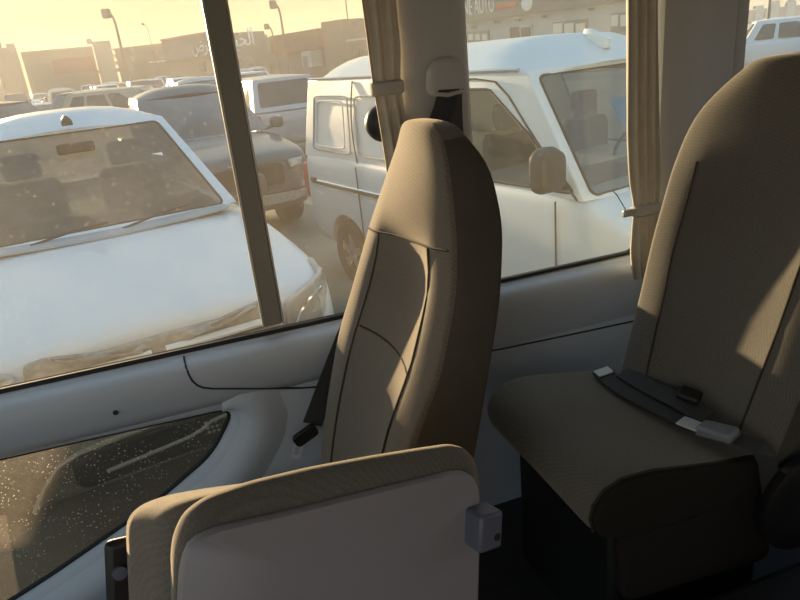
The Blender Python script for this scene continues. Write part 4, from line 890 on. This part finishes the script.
for r in range(3): 
    o = f.pan('opening', 97, 123, 55+r*7, 58.5+r*7, B['greyd'])
    for k in range(3): f.pan('painted_bright_slot', 105+k*4, 107.5+k*4, 55.2+r*7, 58+r*7, B['winl'], .2, o)  # brightness of the slots is put into their pale colour, no lamp inside
f.box('parapet', 0, f.len, zat(90, 48, 100), zat(90, 46.5, 100), B['cream'], -1, .3)
f = Facade('stair_tower', 'tall pale tower rising between the tan building and the white shop row', atdist(126.5, 95), atdist(143.5, 95), 2.5); f.wall(zat(134, 39, 97), B['cream'])
for k in range(3): f.pan('window', 131, 134, 47+k*9, 52+k*9, B['greyd'])
f = Facade('shop_row', 'two-storey grey row with slot openings painted pale like the sky behind, left of the sash bar', atdist(146, 97), atdist(206, 93)); f.wall(zat(175, 44, 94), B['tan'])
for k in range(9): f.pan('painted_bright_slot', 150+k*3.9, 152.5+k*3.9, 61.2-k*.35, 63-k*.35, B['winl'], .2)  # pale panels paint in the bright sky seen through the openings
for k in range(4): f.pan('window', 150+k*9, 155+k*9, 50-k, 55-k, B['greyd'])
f.box('roof_line', 0, f.len, zat(175, 44, 94), zat(175, 42, 94), B['cream'], -1, .4)
f = Facade('billboard_shop', 'shop with a long grey signboard in pale Arabic letters, behind the sash bar', atdist(196, 78), atdist(261.6, 68), 4); f.wall(zat(262, 28, 68)*.97, B['cream'])
sb = f.box('signboard', .3, f.len+.1, zat(262, 51, 68), zat(262, 27, 68), B['sign'], 0, .5)
za, zb_ = zat(262, 51, 68), zat(262, 27, 68)
f.box('board_edge', .2, f.len+.2, zb_, zb_+.18, B['pink'], 0, .6, sb)
a_, _ = f.hit(247, 42); put_text(f, 'sign_letters', '\ufead\ufef4\ufea8\ufedf\ufe8d', B['lett'], a_-.1, za+.55, 2.1, sb, .52)
a_, _ = f.hit(211, 55); put_text(f, 'sign_letters', '\ufee3\ufecc\ufeae\ufebd'[::-1], B['lett'], a_, za+.55, 1.7, sb, .52)
for k in range(5): f.pan('doorway', 201+k*12, 206+k*12, 62-k, 72-k, B['greyd'])
f = Facade('warehouse', 'plain grey windowless warehouse between the Arabic signboard and the brown shopfront', atdist(262.5, 78), atdist(302, 76), 5); f.wall(zat(283, 36, 76), B['greyd'])
f.box('roof_unit', f.len*.12, f.len*.5, zat(275, 37, 76), zat(275, 32, 76), B['grey'], -4, -1)
f.pan('wall_lamp', 279, 284, 38, 40, B['pale'], .4)
f = Facade('brown_shop', 'shop with a brown fascia and small porch, behind the left curtain', atdist(303, 72), atdist(350.8, 64), 4); zt_ = zat(351, 25, 64); f.wall(zt_*.98, B['greyd'])
fa = f.box('fascia', 0, f.len, zt_*.62, zt_, B['brown'], 0, .5); f.pan('fascia_panel', 335, 343.5, 27, 41, B['pink'], .62, fa)
f.pan('porch', 313, 322, 50, 66, B['pale'], 1.2); f.pan('doorway', 315, 319, 55, 66, B['greyd'], 1.3); f.pan('window', 336, 346, 54, 60, B['win']); f.pan('window', 355, 360, 48, 58, B['win'])
f = Facade('tan_block', 'small tan block with an aerial beside the left curtain, above the van roof', atdist(351, 62), atdist(372, 60), 4); f.wall(zat(358, 18, 61), B['tan'])
f.pan('ledge', 350, 372, 38, 40, B['pale'], .5); f.pan('window', 354, 357, 22, 28, B['greyd'])
f.box('aerial', f.len*.5, f.len*.5+.08, zat(358, 18, 61), zat(358, 18, 61)+4, B['greyd'], -2, -1.92)
A0, B0 = atdist(468, 66), atdist(575, 58); tv = (B0-A0)
endk = min(np.arange(.5, 4, .01), key=lambda k: abs((lambda P: 400+F*((P-EYE)@RT)/((P-EYE)@FWD))(A0+tv*k+_z*2.05)-665))
f = Facade('auto_shop', 'long pale workshop with a dark lettered fascia, seen above the van roof', A0-tv*.35, A0+tv*endk, 4)
zf0 = f.hit(520, 15.3)[1]; f.wall(zf0+4.2, B['pale'])
fa = f.box('fascia', 0, f.len, zf0, zf0+4.4, B['fascia'], 0, .6)
a0, z0 = f.hit(468, 13); a1, z1 = f.hit(497, 8)
put_text(f, 'fascia_letters', 'ONE AUTO', B['lett'], f.hit(480.5, 8)[0], f.hit(480, 14)[1], 1.9, fa, .62, abs(f.hit(498.5, 8)[0]-f.hit(462.5, 8)[0]))
lg = f.pan('logo_panel', 499, 526, -6, 8.5, B['fascia'], .68, fa)
f.pan('logo_mark', 502, 523, 2.5, 7.2, B['redlogo'], .75, lg)
ac, zc = f.hit(532, 3); MB().lathe((*(f.A+f.t*ac+f.n*.65), zc), (*f.n, 0), [(0, 0), (.55, 0), (.55, .06), (.38, .06), (.38, .1), (0, .1)], 20).go('logo_ring', B['lett'], fa)
for a, b, t0, t1, n_ in ((469, 490, 31, 46, 3), (511, 533, 25.5, 42, 2), (554, 588, 20.5, 39, 3), (612, 640, 12, 32, 3)):
    fw = f.pan('window_frame', a, b, t0, t1, B['pale'] if a == 511 else B['greyd'], .2)
    for k in range(n_):
        wd = (b-a)/n_; f.pan('window_pane', a+k*wd+1.2, a+(k+1)*wd-1.2, t0+1.6+(0 if a == 511 else 1), t1-(1 if a == 511 else 6), B['win'] if a == 511 else B['winl'], .3, fw)
for px, py in ((476, 27), (499, 22), (520, 20), (546, 16.5), (593, 9)): f.pan('wall_lamp', px-1.3, px+1.3, py-1.3, py+1.3, B['greyd'], .5)
f = Facade('hill_buildings', 'faint row of pale blocks on the skyline in the rear window', atdist(735, 150), atdist(830, 150), 12); f.wall(zat(780, 7, 150), B['grey'])
for k in range(6): f.box('block', f.len*(.05+.16*k), f.len*(.13+.16*k), 0, zat(780, 5.5, 150)+.4+(k % 3)*.5, B['pale'], -8, .5)
for k in range(8): f.pan('window', 745+k*8, 748+k*8, 7-k*.8, 10-k*.8, B['win'])

# ------------------------------------------------------------------ lamp posts
M['post'] = mat('grey_lamp_post_steel', lin(112, 106, 94), .6)
def lamp_post(px, D, H, label, arm=.3, twin=False, r=.10):
    p = atdist(px, D); t = thing('lamp_post', label, 'lamp post', p); tx, ty = -math.cos(TH), math.sin(TH)
    MB().tube([(p[0], p[1], 0), (p[0], p[1], H*.4), (p[0], p[1], H*.84)], [r*1.25, r, r*.8], 10).go('pole', M['post'], t)
    for sg in ((1, -1) if twin else (1,)):
        am = [(p[0]+tx*sg*arm*(1-math.cos(a))*1, p[1]+ty*sg*arm*(1-math.cos(a)), H*.84+H*.15*math.sin(a)) for a in np.linspace(0, math.pi/2, 7)]
        MB().tube(am, r*.75, 8).go('arm', M['post'], t)
        c = am[-1]; MB().box((0, 0, 0), (r*5, r*5, r*5.5), Matrix.Translation((c[0]+tx*sg*r*1.5, c[1]+ty*sg*r*1.5, c[2])) @ Matrix.Rotation(-TH, 4, 'Z')).go('lamp_head', M['post'], t, bevel=r)
def post_at(pb, ph, D, label, **k):   # foot column, head pixel
    lamp_post(pb, D, zat(ph[0], ph[1], D), label, **k)
post_at(153, (138, 10), 62, 'tall lamp post with a single curved arm in front of the pale tower', r=.13, arm=.35)
post_at(127, (122, 38), 96, 'shorter thin lamp post beside the tan building, left of the tall one', r=.11, arm=.25)
post_at(30, (23, 42), 84, 'leftmost lamp post with two upright arms, by the cream block', r=.13, twin=True, arm=.3)
post_at(183, (182, 20), 88, 'very thin lamp post over the grey shop row, left of the sash bar', r=.05, arm=.4)
post_at(313, (301, 1), 66, 'tall lamp post in front of the brown fascia', r=.13, arm=.35)
post_at(302.5, (297, 23), 66.0, 'lower lamp post at the corner of the grey warehouse', r=.09, arm=.3)
post_at(797, (797, -30), 44, 'lamp post at the right edge of the rear window', r=.09)

# ------------------------------------------------------------------ evening dust haze hanging over the car park
hz = MB().box((0, 79, 5.0), (420, 140, 9.9)).go('dust_haze', None, None, smooth=False); hm = bpy.data.materials.new('dust_haze'); hm.use_nodes = True
for n in list(hm.node_tree.nodes):
    if n.type != 'OUTPUT_MATERIAL': hm.node_tree.nodes.remove(n)
vsn = hm.node_tree.nodes.new('ShaderNodeVolumeScatter'); vsn.inputs['Color'].default_value = (.98, .95, .90, 1); vsn.inputs['Density'].default_value = .0022; vsn.inputs['Anisotropy'].default_value = .3
hm.node_tree.links.new(vsn.outputs[0], [n for n in hm.node_tree.nodes if n.type == 'OUTPUT_MATERIAL'][0].inputs['Volume'])
hz.data.materials.append(hm); tag(hz, 'warm dusty haze hanging over the whole car park', 'haze', kind='stuff')
SC.cycles.volume_bounces = 2
